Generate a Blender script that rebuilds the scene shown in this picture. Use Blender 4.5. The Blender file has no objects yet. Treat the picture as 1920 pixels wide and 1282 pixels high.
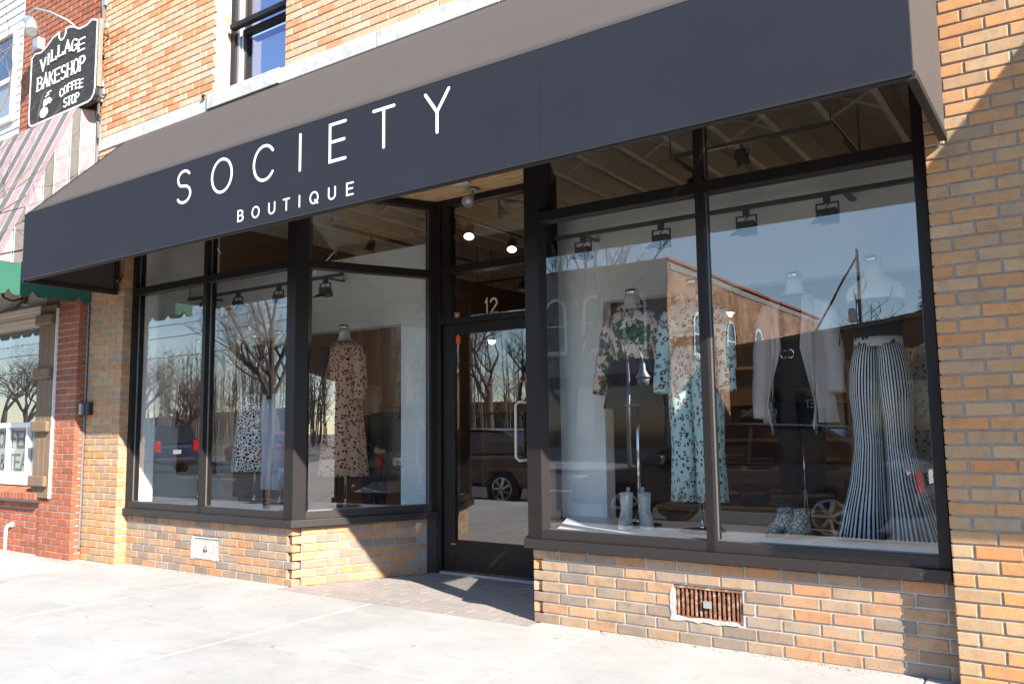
import bpy, bmesh, math, random
from mathutils import Vector, Matrix
random.seed(7)
R = math.radians
scene = bpy.context.scene
COL = scene.collection

# ------------------------------------------------------------------ camera
CAM = Vector((0, -4.5444, 1.24))
yaw, pitch, roll = R(34.64), R(6.116), R(-.714)
fw = Vector((-math.sin(yaw)*math.cos(pitch), math.cos(yaw)*math.cos(pitch), math.sin(pitch)))
rt = Vector((math.cos(yaw), math.sin(yaw), 0)); up = rt.cross(fw)
rt, up = rt*math.cos(roll)+up*math.sin(roll), up*math.cos(roll)-rt*math.sin(roll)
cd = bpy.data.cameras.new('camera'); cam = bpy.data.objects.new('camera', cd); COL.objects.link(cam)
m = Matrix((rt, up, -fw)).transposed().to_4x4(); m.translation = CAM; cam.matrix_world = m
cd.sensor_width = 36; cd.sensor_fit = 'HORIZONTAL'; cd.lens = 1552.83/1920*36
cd.clip_start = .05; cd.clip_end = 4000
scene.camera = cam

# ------------------------------------------------------------------ sky, sun, exposure
SUN = Vector((2.3, -1, 1.53)).normalized()
w = bpy.data.worlds.new('World'); scene.world = w; w.use_nodes = True
nt = w.node_tree; bg = nt.nodes['Background']
sk = nt.nodes.new('ShaderNodeTexSky'); sk.sky_type = 'NISHITA'; sk.sun_disc = False
sk.sun_elevation = math.asin(SUN.z); sk.sun_rotation = math.atan2(SUN.x, SUN.y)
sk.air_density = 1.0; sk.dust_density = .0; sk.ozone_density = 2.2
nt.links.new(sk.outputs[0], bg.inputs[0]); bg.inputs[1].default_value = .125
sd = bpy.data.lights.new('sun', 'SUN'); sd.energy = 4.7; sd.angle = R(.5); sd.color = (1, .93, .83)
so = bpy.data.objects.new('sun', sd); COL.objects.link(so)
so.rotation_euler = SUN.to_track_quat('Z', 'Y').to_euler(); so.location = SUN*60
scene.view_settings.view_transform = 'Standard'; scene.view_settings.look = 'None'
scene.view_settings.gamma = 1; scene.view_settings.exposure = 1.55
scene.view_settings.use_curve_mapping = False
scene.render.engine = 'CYCLES'
cy = scene.cycles
cy.use_denoising = True
cy.max_bounces = 10; cy.transparent_max_bounces = 24; cy.glossy_bounces = 4; cy.diffuse_bounces = 5
cy.sample_clamp_indirect = 6
cy.caustics_reflective = False; cy.caustics_refractive = False

# ------------------------------------------------------------------ materials
def new_mat(name):
    mt = bpy.data.materials.new(name); mt.use_nodes = True
    return mt, mt.node_tree, mt.node_tree.nodes['Principled BSDF']
def N(t, typ, **kw):
    n = t.nodes.new(typ)
    for k, v in kw.items():
        if k.startswith('i_'):
            n.inputs[int(k[2:]) if k[2:].isdigit() else k[2:].replace('_', ' ')].default_value = v
        else: setattr(n, k, v)
    return n
def c4(c): return (c[0], c[1], c[2], 1)
def mixc(t, a, b, fac, mode='MIX'):
    n = t.nodes.new('ShaderNodeMix'); n.data_type = 'RGBA'; n.blend_type = mode
    for s, v in ((6, a), (7, b), (0, fac)):
        if isinstance(v, (tuple, list)): n.inputs[s].default_value = c4(v)
        elif isinstance(v, (int, float)): n.inputs[s].default_value = v
        else: t.links.new(v, n.inputs[s])
    return n.outputs[2]
def mth(t, op, a, b=None, c=None):
    n = t.nodes.new('ShaderNodeMath'); n.operation = op
    for s, v in enumerate((a, b, c)):
        if v is None: continue
        if isinstance(v, (int, float)): n.inputs[s].default_value = v
        else: t.links.new(v, n.inputs[s])
    return n.outputs[0]
def ramp(t, fac, stops, interp='LINEAR'):
    n = t.nodes.new('ShaderNodeValToRGB'); n.color_ramp.interpolation = interp
    el = n.color_ramp.elements
    while len(el) < len(stops): el.new(.5)
    for e, (p, c) in zip(el, stops): e.position = p; e.color = c4(c) if len(c) == 3 else c
    t.links.new(fac, n.inputs[0]); return n.outputs[0]
def noise(t, scale, detail=4, rough=.6, vec=None, obj=True):
    n = t.nodes.new('ShaderNodeTexNoise'); n.inputs['Scale'].default_value = scale
    n.inputs['Detail'].default_value = detail; n.inputs['Roughness'].default_value = rough
    if vec is None: vec = coord(t, 'Object' if obj else 'Generated')
    t.links.new(vec, n.inputs['Vector']); return n.outputs['Fac']
def coord(t, k='Object'):
    for n in t.nodes:
        if n.type == 'TEX_COORD': return n.outputs[k]
    return t.nodes.new('ShaderNodeTexCoord').outputs[k]
def wpos(t):
    return t.nodes.new('ShaderNodeNewGeometry').outputs['Position']
def mapping(t, vec, sc):
    n = t.nodes.new('ShaderNodeMapping'); n.inputs['Scale'].default_value = sc
    t.links.new(vec, n.inputs['Vector']); return n.outputs[0]
def bump(t, b, h, strength=.3, dist=.005):
    n = t.nodes.new('ShaderNodeBump'); n.inputs['Strength'].default_value = strength
    n.inputs['Distance'].default_value = dist; t.links.new(h, n.inputs['Height'])
    t.links.new(n.outputs[0], b.inputs['Normal'])
def mat(name, col, rough=.6, metal=0, var=.12, sc=8, bmp=0, bsc=60, spec=.5, emit=None, stain=None):
    mt, t, b = new_mat(name)
    b.inputs['Roughness'].default_value = rough; b.inputs['Metallic'].default_value = metal
    b.inputs['Specular IOR Level'].default_value = spec
    p = wpos(t)
    f = noise(t, sc, 5, .65, p)
    c = mixc(t, tuple(x*(1-var) for x in col), tuple(min(1, x*(1+var)) for x in col), f)
    if stain:
        s = noise(t, stain[1], 6, .7, p)
        c = mixc(t, c, stain[0], ramp(t, s, [(stain[2], (0,0,0)), (stain[3], (1,1,1))]))
    t.links.new(c, b.inputs['Base Color'])
    if bmp: bump(t, b, noise(t, bsc, 6, .6, p), bmp)
    if emit: b.inputs['Emission Color'].default_value = c4(emit[0]); b.inputs['Emission Strength'].default_value = emit[1]
    return mt
def brick_mat(name, cols, island=False, dirt=(.16,.12,.09), dirt_amt=.5, low=None):
    mt, t, b = new_mat(name)
    b.inputs['Roughness'].default_value = .82; b.inputs['Specular IOR Level'].default_value = .3
    if island: r = t.nodes.new('ShaderNodeNewGeometry').outputs['Random Per Island']
    else: r = t.nodes.new('ShaderNodeObjectInfo').outputs['Random']
    k = len(cols)
    c = ramp(t, r, [(i/k, cc) for i, cc in enumerate(cols)], 'CONSTANT')
    r2 = mth(t, 'FRACT', mth(t, 'MULTIPLY', r, 37.7))
    c = mixc(t, c, (.55,.5,.45), mth(t, 'MULTIPLY', r2, .25), 'MULTIPLY')
    p = wpos(t)
    hue = mixc(t, c, (1.25,.95,.74), .7, 'MULTIPLY'); cool = mixc(t, c, (.82,.84,.88), .7, 'MULTIPLY')
    c = mixc(t, c, hue, ramp(t, noise(t, 17, 3, .6, p), [(.46, (0,0,0)), (.66, (1,1,1))])); c = mixc(t, c, cool, ramp(t, noise(t, 11, 4, .7, p), [(.54, (0,0,0)), (.72, (1,1,1))]))
    sp = ramp(t, noise(t, 420, 2, .5, p), [(.70, (0,0,0)), (.74, (1,1,1))])
    c = mixc(t, c, (.07,.05,.04), mth(t, 'MULTIPLY', sp, .75))
    f = noise(t, 120, 3, .7, p)
    c = mixc(t, c, (.62,.62,.62), ramp(t, f, [(.30, (1,1,1)), (.46, (0,0,0))]), 'MULTIPLY')
    f2 = noise(t, 14, 5, .65, p)
    c = mixc(t, c, dirt, mth(t, 'MULTIPLY', ramp(t, f2, [(.48, (0,0,0)), (.78, (1,1,1))]), dirt_amt))
    f3 = noise(t, 300, 2, .6, p)
    c = mixc(t, c, (1.25,1.2,1.1), ramp(t, f3, [(.55, (0,0,0)), (.75, (.5,.5,.5))]), 'MULTIPLY')
    t.links.new(c, b.inputs['Base Color'])
    bump(t, b, noise(t, 170, 4, .7, p), .55, .003)
    return mt
YEL = [(.49,.305,.165), (.53,.285,.13), (.49,.33,.19), (.43,.29,.17), (.55,.265,.11), (.48,.32,.185), (.52,.295,.145), (.40,.285,.18), (.51,.345,.20), (.54,.31,.15), (.45,.315,.19), (.55,.295,.13)]
UPP = [(.66,.43,.27), (.68,.40,.23), (.68,.48,.32), (.66,.44,.28), (.68,.33,.17), (.64,.47,.33), (.70,.50,.35), (.66,.41,.25), (.68,.29,.14), (.70,.47,.30)]
BAS = [(.40,.285,.19), (.48,.29,.165), (.30,.24,.19), (.42,.30,.20), (.51,.265,.135), (.34,.265,.20), (.45,.315,.195), (.275,.225,.18), (.49,.305,.18), (.38,.30,.22), (.33,.235,.17), (.46,.28,.165)]
RED = [(.36,.125,.068), (.31,.105,.06), (.39,.14,.078), (.37,.12,.064), (.34,.13,.075)]
M = {}
M['yel'] = brick_mat('yellow_brick', YEL); M['yel_i'] = brick_mat('yellow_brick_far', YEL, True)
M['upp'] = brick_mat('peach_brick', UPP, dirt_amt=.25); M['upp_i'] = brick_mat('peach_brick_far', UPP, True, dirt_amt=.25)
M['bas'] = brick_mat('weathered_brick', BAS, dirt_amt=.7)
M['red'] = brick_mat('red_brick', RED, dirt_amt=.25); M['red_i'] = brick_mat('red_brick_far', RED, True, dirt_amt=.25)
M['mortar'] = mat('mortar', (.31,.295,.285), .95, var=.3, sc=30, bmp=.6, bsc=200)
M['mortar_w'] = mat('pale_mortar', (.50,.48,.455), .95, var=.2, sc=30, bmp=.6, bsc=200)
M['stone'] = mat('limestone', (.52,.51,.48), .9, var=.25, sc=60, bmp=.6, bsc=150, stain=((.36,.355,.34), 9, .5, .75))
M['bronze'] = mat('dark_bronze_aluminium', (.0165,.0130,.0120), .45, .0, var=.15, sc=14, spec=.28)
M['bronze_sill'] = mat('scuffed_bronze_sill', (.022,.017,.0155), .5, var=.2, sc=30, stain=((.17,.15,.14), 55, .62, .80))
M['gasket'] = mat('black_gasket', (.012,.012,.012), .6)
M['bead'] = mat('pale_glazing_bead', (.30,.31,.31), .35, .6, var=.08)
M['canvas'] = mat('charcoal_canvas', (.082,.070,.064), .93, var=.06, sc=3, bmp=.25, bsc=700, spec=.2)
M['navy'] = mat('navy_canvas', (.0190,.0212,.0310), .9, var=.2, sc=1.6, bmp=.2, bsc=600, spec=.25, stain=((.085,.088,.10), 130, .78, .84))
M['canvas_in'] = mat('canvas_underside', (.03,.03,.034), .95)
M['tube'] = mat('awning_tube', (.03,.026,.025), .5, .3)
M['white_letter'] = mat('white_vinyl', (.86,.86,.86), .5, var=.02)
M['white'] = mat('white_plaster', (.86,.86,.84), .85, var=.03, sc=2)
M['platform'] = mat('white_platform_paint', (.74,.76,.78), .4, var=.04, sc=3)
M['ceil'] = mat('ceiling_boards', (.38,.37,.355), .9, var=.2, sc=5)
M['rafter'] = mat('rafter_paint', (.62,.60,.57), .85, var=.15, sc=6)
M['shopwall'] = mat('shop_wall', (.24,.155,.095), .9, var=.15, sc=2)
M['shopfloor'] = mat('shop_floor', (.20,.13,.08), .5, var=.25, sc=4)
M['greywall'] = mat('warm_grey_wall', (.26,.245,.225), .9, var=.06, sc=2)
M['track'] = mat('grey_track', (.14,.14,.14), .45, .4)
M['chrome'] = mat('chrome', (.75,.75,.75), .15, 1, var=.02)
M['bulb'] = mat('lit_bulb', (1,.95,.85), .5, emit=((1,.78,.5), 9))
M['lens'] = mat('unlit_lens', (.5,.5,.48), .3)
M['galv'] = mat('galvanised_steel', (.52,.53,.54), .45, .7, var=.15, sc=15)
M['black'] = mat('black_plastic', (.012,.012,.013), .5)
M['conduit'] = mat('grey_conduit', (.20,.20,.20), .6, .3, var=.2)
M['cream'] = mat('cream_handle', (.72,.66,.52), .35)
M['orange'] = mat('orange_sticker', (.85,.07,.01), .6)
M['asphalt'] = mat('asphalt', (.055,.055,.058), .9, var=.3, sc=40, bmp=.4, bsc=200, stain=((.085,.083,.08), .6, .45, .7))
M['joint'] = mat('joint_dirt', (.20,.19,.175), .95, var=.3, sc=20)
M['kerb'] = mat('kerb_concrete', (.42,.41,.39), .9, var=.15, sc=12, bmp=.3)
M['line'] = mat('road_paint', (.75,.75,.72), .7)
M['wood'] = mat('weathered_wood', (.19,.125,.075), .8, var=.3, sc=14, bmp=.5, bsc=60)
M['trim'] = mat('cream_trim', (.56,.47,.38), .6, var=.08)
M['whitepaint'] = mat('white_paint', (.80,.79,.77), .5, var=.06, sc=10)
M['iron'] = mat('rusty_iron', (.10,.055,.04), .7, .3, var=.4, sc=30)
M['green'] = mat('green_canvas', (.022,.12,.078), .8, var=.12, sc=6)
M['signwood'] = mat('black_sign_wood', (.028,.025,.024), .75, var=.45, sc=18, bmp=.6, bsc=40, stain=((.16,.15,.14), 26, .56, .78))
M['signedge'] = mat('sign_edge_white', (.72,.70,.66), .7, var=.15, sc=20)
M['signside'] = mat('sign_side_wood', (.22,.20,.15), .9, var=.4, sc=40)
M['smear'] = mat('smeared_mortar', (.46,.43,.40), .95, var=.35, sc=60, bmp=.8, bsc=90)
M['pale_vent'] = mat('pale_clogged_iron', (.50,.46,.41), .9, var=.3, sc=40)
def glass(name, f0=.1, tint=(.93,.95,.94), rough=0.0):
    mt = bpy.data.materials.new(name); mt.use_nodes = True; t = mt.node_tree
    t.nodes.remove(t.nodes['Principled BSDF']); out = t.nodes['Material Output']
    tr = N(t, 'ShaderNodeBsdfTransparent'); tr.inputs[0].default_value = c4(tint)
    gl = N(t, 'ShaderNodeBsdfGlossy'); gl.inputs['Roughness'].default_value = rough; gl.inputs[0].default_value = (1,1,1,1)
    g = t.nodes.new('ShaderNodeNewGeometry')
    d = t.nodes.new('ShaderNodeVectorMath'); d.operation = 'DOT_PRODUCT'
    t.links.new(g.outputs['Normal'], d.inputs[0]); t.links.new(g.outputs['Incoming'], d.inputs[1])
    bp = t.nodes.new('ShaderNodeBump'); bp.inputs['Strength'].default_value = .25; bp.inputs['Distance'].default_value = .0022
    t.links.new(noise(t, 1.6, 2, .5, g.outputs['Position']), bp.inputs['Height']); t.links.new(bp.outputs[0], gl.inputs['Normal'])
    k = mth(t, 'SUBTRACT', 1, mth(t, 'ABSOLUTE', d.outputs['Value']))
    f = mth(t, 'ADD', f0, mth(t, 'MULTIPLY', 1-f0, mth(t, 'POWER', k, 5)))
    f = mth(t, 'MULTIPLY', f, mth(t, 'SUBTRACT', 1, g.outputs['Backfacing']))
    mx = t.nodes.new('ShaderNodeMixShader'); t.links.new(f, mx.inputs[0])
    t.links.new(tr.outputs[0], mx.inputs[1]); t.links.new(gl.outputs[0], mx.inputs[2])
    t.links.new(mx.outputs[0], out.inputs[0]); return mt
M['glass'] = glass('shop_glass', .16, (.975,.985,.98))
M['glass_d'] = glass('door_glass', .17, (.75,.74,.71))
M['glass_up'] = glass('upper_window_glass', .22, (.5,.5,.62))
M['carglass'] = mat('car_glass', (.012,.015,.018), .08, spec=.8)
def plank_mat(name, cols, knots=True):
    mt, t, b = new_mat(name); b.inputs['Roughness'].default_value = .55
    r = t.nodes.new('ShaderNodeObjectInfo').outputs['Random']
    c = ramp(t, r, [(i/len(cols), cc) for i, cc in enumerate(cols)], 'LINEAR')
    v = mapping(t, wpos(t), (1.2, 14, 14)); g = noise(t, 5, 6, .65, v)
    c = mixc(t, c, (.55,.33,.16), ramp(t, g, [(.42, (0,0,0)), (.68, (1,1,1))]), 'MULTIPLY')
    if knots:
        vo = t.nodes.new('ShaderNodeTexVoronoi'); vo.inputs['Scale'].default_value = 5.2
        t.links.new(mapping(t, wpos(t), (1,1.6,1)), vo.inputs['Vector'])
        c = mixc(t, c, (.16,.06,.02), ramp(t, vo.outputs['Distance'], [(.05, (1,1,1)), (.10, (0,0,0))]))
    t.links.new(c, b.inputs['Base Color']); bump(t, b, g, .2); return mt
M['pine'] = plank_mat('knotty_pine', [(.80,.56,.28), (.84,.64,.38), (.78,.50,.22), (.82,.60,.32)])
def concrete_mat():
    mt, t, b = new_mat('sidewalk_concrete'); b.inputs['Roughness'].default_value = .9
    p = wpos(t)
    r = t.nodes.new('ShaderNodeObjectInfo').outputs['Random']
    c = ramp(t, noise(t, 1.3, 6, .65, p), [(.3, (.36,.35,.33)), (.7, (.475,.46,.44))])
    c = mixc(t, c, (.82,.82,.82), mth(t, 'MULTIPLY', r, .5), 'MULTIPLY')
    c = mixc(t, c, (.72,.72,.72), ramp(t, noise(t, 160, 3, .7, p), [(.30, (1,1,1)), (.45, (0,0,0))]), 'MULTIPLY')
    c = mixc(t, c, (.60,.59,.57), ramp(t, noise(t, 9, 7, .75, p), [(.56, (0,0,0)), (.78, (.8,.8,.8))]), 'MULTIPLY')
    vo = t.nodes.new('ShaderNodeTexVoronoi'); vo.feature = 'DISTANCE_TO_EDGE'; vo.inputs['Scale'].default_value = .9
    ns = t.nodes.new('ShaderNodeTexNoise'); ns.inputs['Scale'].default_value = 3; t.links.new(p, ns.inputs['Vector'])
    t.links.new(mixc(t, p, ns.outputs['Color'], .18), vo.inputs['Vector'])
    crack = mth(t, 'MULTIPLY', ramp(t, vo.outputs['Distance'], [(.0, (1,1,1)), (.008, (0,0,0))]), ramp(t, noise(t, .8, 2, .5, p), [(.52, (0,0,0)), (.62, (1,1,1))]))
    c = mixc(t, c, (.25,.24,.22), mth(t, 'MULTIPLY', crack, .75))
    gv = t.nodes.new('ShaderNodeTexVoronoi'); gv.inputs['Scale'].default_value = 3.1; t.links.new(p, gv.inputs['Vector'])
    c = mixc(t, c, (.17,.165,.16), mth(t, 'MULTIPLY', ramp(t, gv.outputs['Distance'], [(.035, (1,1,1)), (.06, (0,0,0))]), .7))
    c = mixc(t, c, (.74,.72,.69), ramp(t, noise(t, .55, 6, .75, p), [(.50, (0,0,0)), (.72, (.9,.9,.9))]), 'MULTIPLY')
    t.links.new(c, b.inputs['Base Color']); bump(t, b, noise(t, 220, 4, .7, p), .35, .004); return mt
M['concrete'] = concrete_mat()
def tile_mat():
    mt, t, b = new_mat('entry_paver'); b.inputs['Roughness'].default_value = .75
    r = t.nodes.new('ShaderNodeObjectInfo').outputs['Random']
    c = ramp(t, r, [(0, (.33,.285,.265)), (.5, (.38,.33,.305)), (1, (.35,.315,.275))])
    c = mixc(t, c, (.8,.8,.8), ramp(t, noise(t, 40, 5, .7, wpos(t)), [(.4, (1,1,1)), (.6, (0,0,0))]), 'MULTIPLY')
    t.links.new(c, b.inputs['Base Color']); bump(t, b, noise(t, 120, 4, .7, wpos(t)), .3, .003); return mt
M['tile'] = tile_mat()
def rust_mat():
    mt, t, b = new_mat('rusty_grille'); b.inputs['Roughness'].default_value = .8
    c = ramp(t, noise(t, 30, 6, .7, wpos(t)), [(.38, (.09,.06,.05)), (.5, (.30,.11,.04)), (.66, (.42,.36,.32))])
    t.links.new(c, b.inputs['Base Color']); return mt
M['rustvent'] = rust_mat()
def fabric(name, kind, **k):
    mt, t, b = new_mat(name); b.inputs['Roughness'].default_value = .85; b.inputs['Specular IOR Level'].default_value = .2
    uv = t.nodes.new('ShaderNodeTexCoord').outputs['UV']
    if kind == 'leopard':
        vo = t.nodes.new('ShaderNodeTexVoronoi'); vo.inputs['Scale'].default_value = k.get('sc', 24)
        ns = t.nodes.new('ShaderNodeTexNoise'); ns.inputs['Scale'].default_value = k.get('sc', 24)*1.3; t.links.new(uv, ns.inputs['Vector'])
        t.links.new(mixc(t, uv, ns.outputs['Color'], .035), vo.inputs['Vector'])
        ds = vo.outputs['Distance']
        brk = noise(t, k.get('sc', 24)*2.2, 2, .5, uv)
        ring = mth(t, 'MULTIPLY', ramp(t, ds, [(.20, (0,0,0)), (.23, (1,1,1)), (.40, (1,1,1)), (.43, (0,0,0))]), ramp(t, brk, [(.40, (0,0,0)), (.44, (1,1,1))]))
        c = mixc(t, k['bg'], k['inn'], ramp(t, ds, [(.2, (1,1,1)), (.26, (0,0,0))]))
        c = mixc(t, c, k['dark'], ring)
    elif kind == 'dots':
        vo = t.nodes.new('ShaderNodeTexVoronoi'); vo.inputs['Scale'].default_value = k.get('sc', 30); t.links.new(uv, vo.inputs['Vector'])
        c = mixc(t, k['dark'], k['bg'], ramp(t, vo.outputs['Distance'], [(.33, (0,0,0)), (.40, (1,1,1))]))
    elif kind == 'giraffe':
        vo = t.nodes.new('ShaderNodeTexVoronoi'); vo.feature = 'DISTANCE_TO_EDGE'; vo.inputs['Scale'].default_value = k.get('sc', 30); t.links.new(uv, vo.inputs['Vector'])
        c = mixc(t, k['bg'], k['dark'], ramp(t, vo.outputs['Distance'], [(.10, (0,0,0)), (.14, (1,1,1))]))
    elif kind == 'stripe':
        s = t.nodes.new('ShaderNodeSeparateXYZ'); t.links.new(uv, s.inputs[0])
        f = mth(t, 'FRACT', mth(t, 'MULTIPLY', s.outputs[0], k['n']))
        c = mixc(t, k['bg'], k['dark'], mth(t, 'GREATER_THAN', f, .5))
    elif kind == 'leaf':
        a = noise(t, 5, 3, .5, uv); b2 = noise(t, 8, 5, .72, mapping(t, uv, (1.5,1,1))); d = noise(t, 7, 4, .8, mapping(t, uv, (1.3,1,2)))
        c = mixc(t, (.76,.52,.44), (.80,.69,.63), a)
        c = mixc(t, c, (.05,.10,.055), ramp(t, b2, [(.485, (0,0,0)), (.51, (1,1,1))]))
        c = mixc(t, c, (.12,.22,.08), ramp(t, b2, [(.60, (0,0,0)), (.63, (1,1,1))]))
        c = mixc(t, c, (.38,.14,.03), ramp(t, d, [(.57, (0,0,0)), (.60, (1,1,1))]))
        c = mixc(t, c, (.02,.02,.02), ramp(t, noise(t, 26, 3, .6, uv), [(.66, (0,0,0)), (.69, (1,1,1))]))
    elif kind == 'snake':
        vo = t.nodes.new('ShaderNodeTexVoronoi'); vo.feature = 'DISTANCE_TO_EDGE'; vo.inputs['Scale'].default_value = 38; t.links.new(wpos(t), vo.inputs['Vector'])
        c = mixc(t, (.16,.14,.12), (.66,.59,.49), ramp(t, vo.outputs['Distance'], [(.03, (0,0,0)), (.16, (1,1,1))]))
    else:
        c = mixc(t, tuple(x*.85 for x in k['bg']), k['bg'], noise(t, 30, 4, .6, uv))
    t.links.new(c, b.inputs['Base Color']); bump(t, b, noise(t, 500, 2, .5, wpos(t)), .15); return mt
F = dict(
 leaf=fabric('leaf_print', 'leaf'),
 mint=fabric('mint_leopard', 'leopard', bg=(.50,.68,.66), inn=(.70,.48,.48), dark=(.03,.024,.03), sc=23),
 cream=fabric('cream_leopard', 'leopard', bg=(.66,.60,.52), inn=(.60,.36,.22), dark=(.12,.055,.03), sc=17),
 grey=fabric('grey_leopard', 'leopard', bg=(.36,.34,.31), inn=(.30,.25,.22), dark=(.02,.02,.02), sc=25),
 stripe=fabric('black_white_stripe', 'stripe', bg=(.82,.83,.83), dark=(.010,.012,.020), n=36),
 belt=fabric('leopard_belt', 'dots', bg=(.6,.58,.52), dark=(.02,.02,.02), sc=26),
 taupe=fabric('taupe_knit', 'plain', bg=(.66,.57,.53)), black=fabric('black_cloth', 'plain', bg=(.014,.014,.015)),
 wine=fabric('wine_black_leather', 'plain', bg=(.030,.014,.014)), dots=fabric('tan_spotted', 'dots', bg=(.58,.33,.21), dark=(.03,.015,.01), sc=38),
 giraffe=fabric('black_white_print', 'giraffe', bg=(.75,.75,.73), dark=(.015,.015,.015), sc=36),
 denim=fabric('pale_denim', 'plain', bg=(.42,.47,.56)), brown=fabric('brown_coat', 'plain', bg=(.07,.04,.03)), snake=fabric('snakeskin', 'snake'),
 white=fabric('linen_form', 'plain', bg=(.68,.60,.50)), boot=fabric('stone_suede', 'plain', bg=(.62,.58,.52)))

# ------------------------------------------------------------------ mesh helpers
ORG = {}
def worg(o):
    return ORG.get(o.name, Vector((0,0,0))) if o else Vector((0,0,0))
class MB:
    def __init__(s): s.v = []; s.f = []; s.uv = {}
    def quad(s, a, b, c, d): i = len(s.v); s.v += [Vector(a), Vector(b), Vector(c), Vector(d)]; s.f.append((i, i+1, i+2, i+3)); return s
    def poly(s, pts): i = len(s.v); s.v += [Vector(p) for p in pts]; s.f.append(tuple(range(i, i+len(pts)))); return s
    def box(s, x0, x1, y0, y1, z0, z1):
        return s.hexa([(x0,y0,z0),(x1,y0,z0),(x1,y1,z0),(x0,y1,z0),(x0,y0,z1),(x1,y0,z1),(x1,y1,z1),(x0,y1,z1)])
    def hexa(s, p):
        i = len(s.v); s.v += [Vector(q) for q in p]
        s.f += [tuple(i+k for k in q) for q in ((0,3,2,1),(4,5,6,7),(0,1,5,4),(1,2,6,5),(2,3,7,6),(3,0,4,7))]; return s
    def bar(s, a, b, y0, y1, z0, z1):      # box along plan line a->b, offset y0..y1 along the inward normal
        a = Vector((a[0], a[1], 0)); b = Vector((b[0], b[1], 0)); u = (b-a).normalized(); n = Vector((-u.y, u.x, 0))
        p = [a+n*y0, b+n*y0, b+n*y1, a+n*y1]
        return s.hexa([q+Vector((0,0,z0)) for q in p]+[q+Vector((0,0,z1)) for q in p])
    def prism(s, pts, off):                 # closed polygon pts extruded by vector off
        n = len(pts); i = len(s.v); off = Vector(off)
        s.v += [Vector(p) for p in pts]+[Vector(p)+off for p in pts]
        s.f += [tuple(range(i, i+n)), tuple(reversed(range(i+n, i+2*n)))]
        s.f += [(i+k, i+n+k, i+n+(k+1) % n, i+(k+1) % n) for k in range(n)]; return s
    def tube(s, pts, rad, n=6, cap=True):
        pts = [Vector(p) for p in pts]; rad = rad if isinstance(rad, (list, tuple)) else [rad]*len(pts)
        i = len(s.v); prev = None
        for k, p in enumerate(pts):
            d = (pts[min(k+1, len(pts)-1)]-pts[max(k-1, 0)]).normalized()
            if prev is None: a = d.orthogonal().normalized()
            else: a = (prev-d*prev.dot(d)); a = a.normalized() if a.length > 1e-6 else d.orthogonal().normalized()
            prev = a; b = d.cross(a)
            for j in range(n): an = 2*math.pi*j/n; s.v.append(p+(a*math.cos(an)+b*math.sin(an))*rad[k])
        for k in range(len(pts)-1):
            for j in range(n): s.f.append((i+k*n+j, i+k*n+(j+1) % n, i+(k+1)*n+(j+1) % n, i+(k+1)*n+j))
        if cap:
            s.f.append(tuple(i+j for j in reversed(range(n)))); e = i+(len(pts)-1)*n; s.f.append(tuple(e+j for j in range(n)))
        return s
    def lathe(s, prof, c, n=16, ax='z'):    # prof (r, h)
        i = len(s.v); c = Vector(c)
        for r, h in prof:
            for j in range(n):
                a = 2*math.pi*j/n; x, y = r*math.cos(a), r*math.sin(a)
                s.v.append(c+(Vector((x,y,h)) if ax == 'z' else Vector((x,h,y)) if ax == 'y' else Vector((h,x,y))))
        for k in range(len(prof)-1):
            for j in range(n): s.f.append((i+k*n+j, i+k*n+(j+1) % n, i+(k+1)*n+(j+1) % n, i+(k+1)*n+j))
        s.f.append(tuple(i+j for j in reversed(range(n)))); e = i+(len(prof)-1)*n; s.f.append(tuple(e+j for j in range(n)))
        return s
    def rings(s, rs, n=40, fold=0, nf=9, arc=None, seed=0, vs=1.0, cap=False, us=None):
        # rs: (z, cx, cy, rx, ry[, foldscale]) stacked ellipses; arc=(a0,a1) leaves it open
        i = len(s.v); rnd = random.Random(seed); ph = rnd.random()*6; vacc = 0
        a0, a1 = arc or (0, 2*math.pi); cnt = n if not (arc or us) else n+1
        ph2 = [rnd.uniform(-.6, .6) for _ in range(cnt)]
        for q, r in enumerate(rs):
            z, cx, cy, rx, ry = r[:5]; fs = r[5] if len(r) > 5 else 1
            if q: vacc += (Vector((z, cx, 0))-Vector((rs[q-1][0], rs[q-1][1], 0))).length
            for j in range(cnt):
                a = a0+(a1-a0)*j/n
                g = 1+fold*fs*(math.sin(nf*a+ph)+.5*math.sin(nf*1.7*a+2*ph+z*2))
                s.uv[len(s.v)] = ((a-a0)/(2*math.pi)*(us or 1.0), vacc*vs)
                s.v.append(Vector((cx+rx*g*math.cos(a), cy+ry*g*math.sin(a), z)))
        for q in range(len(rs)-1):
            for j in range(n):
                j2 = (j+1) % cnt
                s.f.append((i+q*cnt+j, i+q*cnt+j2, i+(q+1)*cnt+j2, i+(q+1)*cnt+j))
        if cap:
            s.f.append(tuple(i+j for j in range(cnt))); e = i+(len(rs)-1)*cnt; s.f.append(tuple(e+j for j in range(cnt)))
        return s
    def obj(s, name, m, parent=None, smooth=False, org=None, bevel=0, thick=0):
        o0 = Vector(org) if org is not None else worg(parent)
        me = bpy.data.meshes.new(name)
        me.from_pydata([tuple(v-o0) for v in s.v], [], s.f)
        if s.uv:
            ul = me.uv_layers.new(name='UVMap')
            for l in me.loops:
                if l.vertex_index in s.uv: ul.data[l.index].uv = s.uv[l.vertex_index]
            if all(len(f) == 4 for f in s.f):   # mend the wrap seam
                for p in me.polygons:
                    us = [ul.data[k].uv.x for k in p.loop_indices]
                    if max(us)-min(us) > .7:
                        for k in p.loop_indices:
                            if ul.data[k].uv.x < .5: ul.data[k].uv.x += 1
        bm = bmesh.new(); bm.from_mesh(me); bmesh.ops.recalc_face_normals(bm, faces=bm.faces); bm.to_mesh(me); bm.free()
        if smooth:
            for p in me.polygons: p.use_smooth = True
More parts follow.
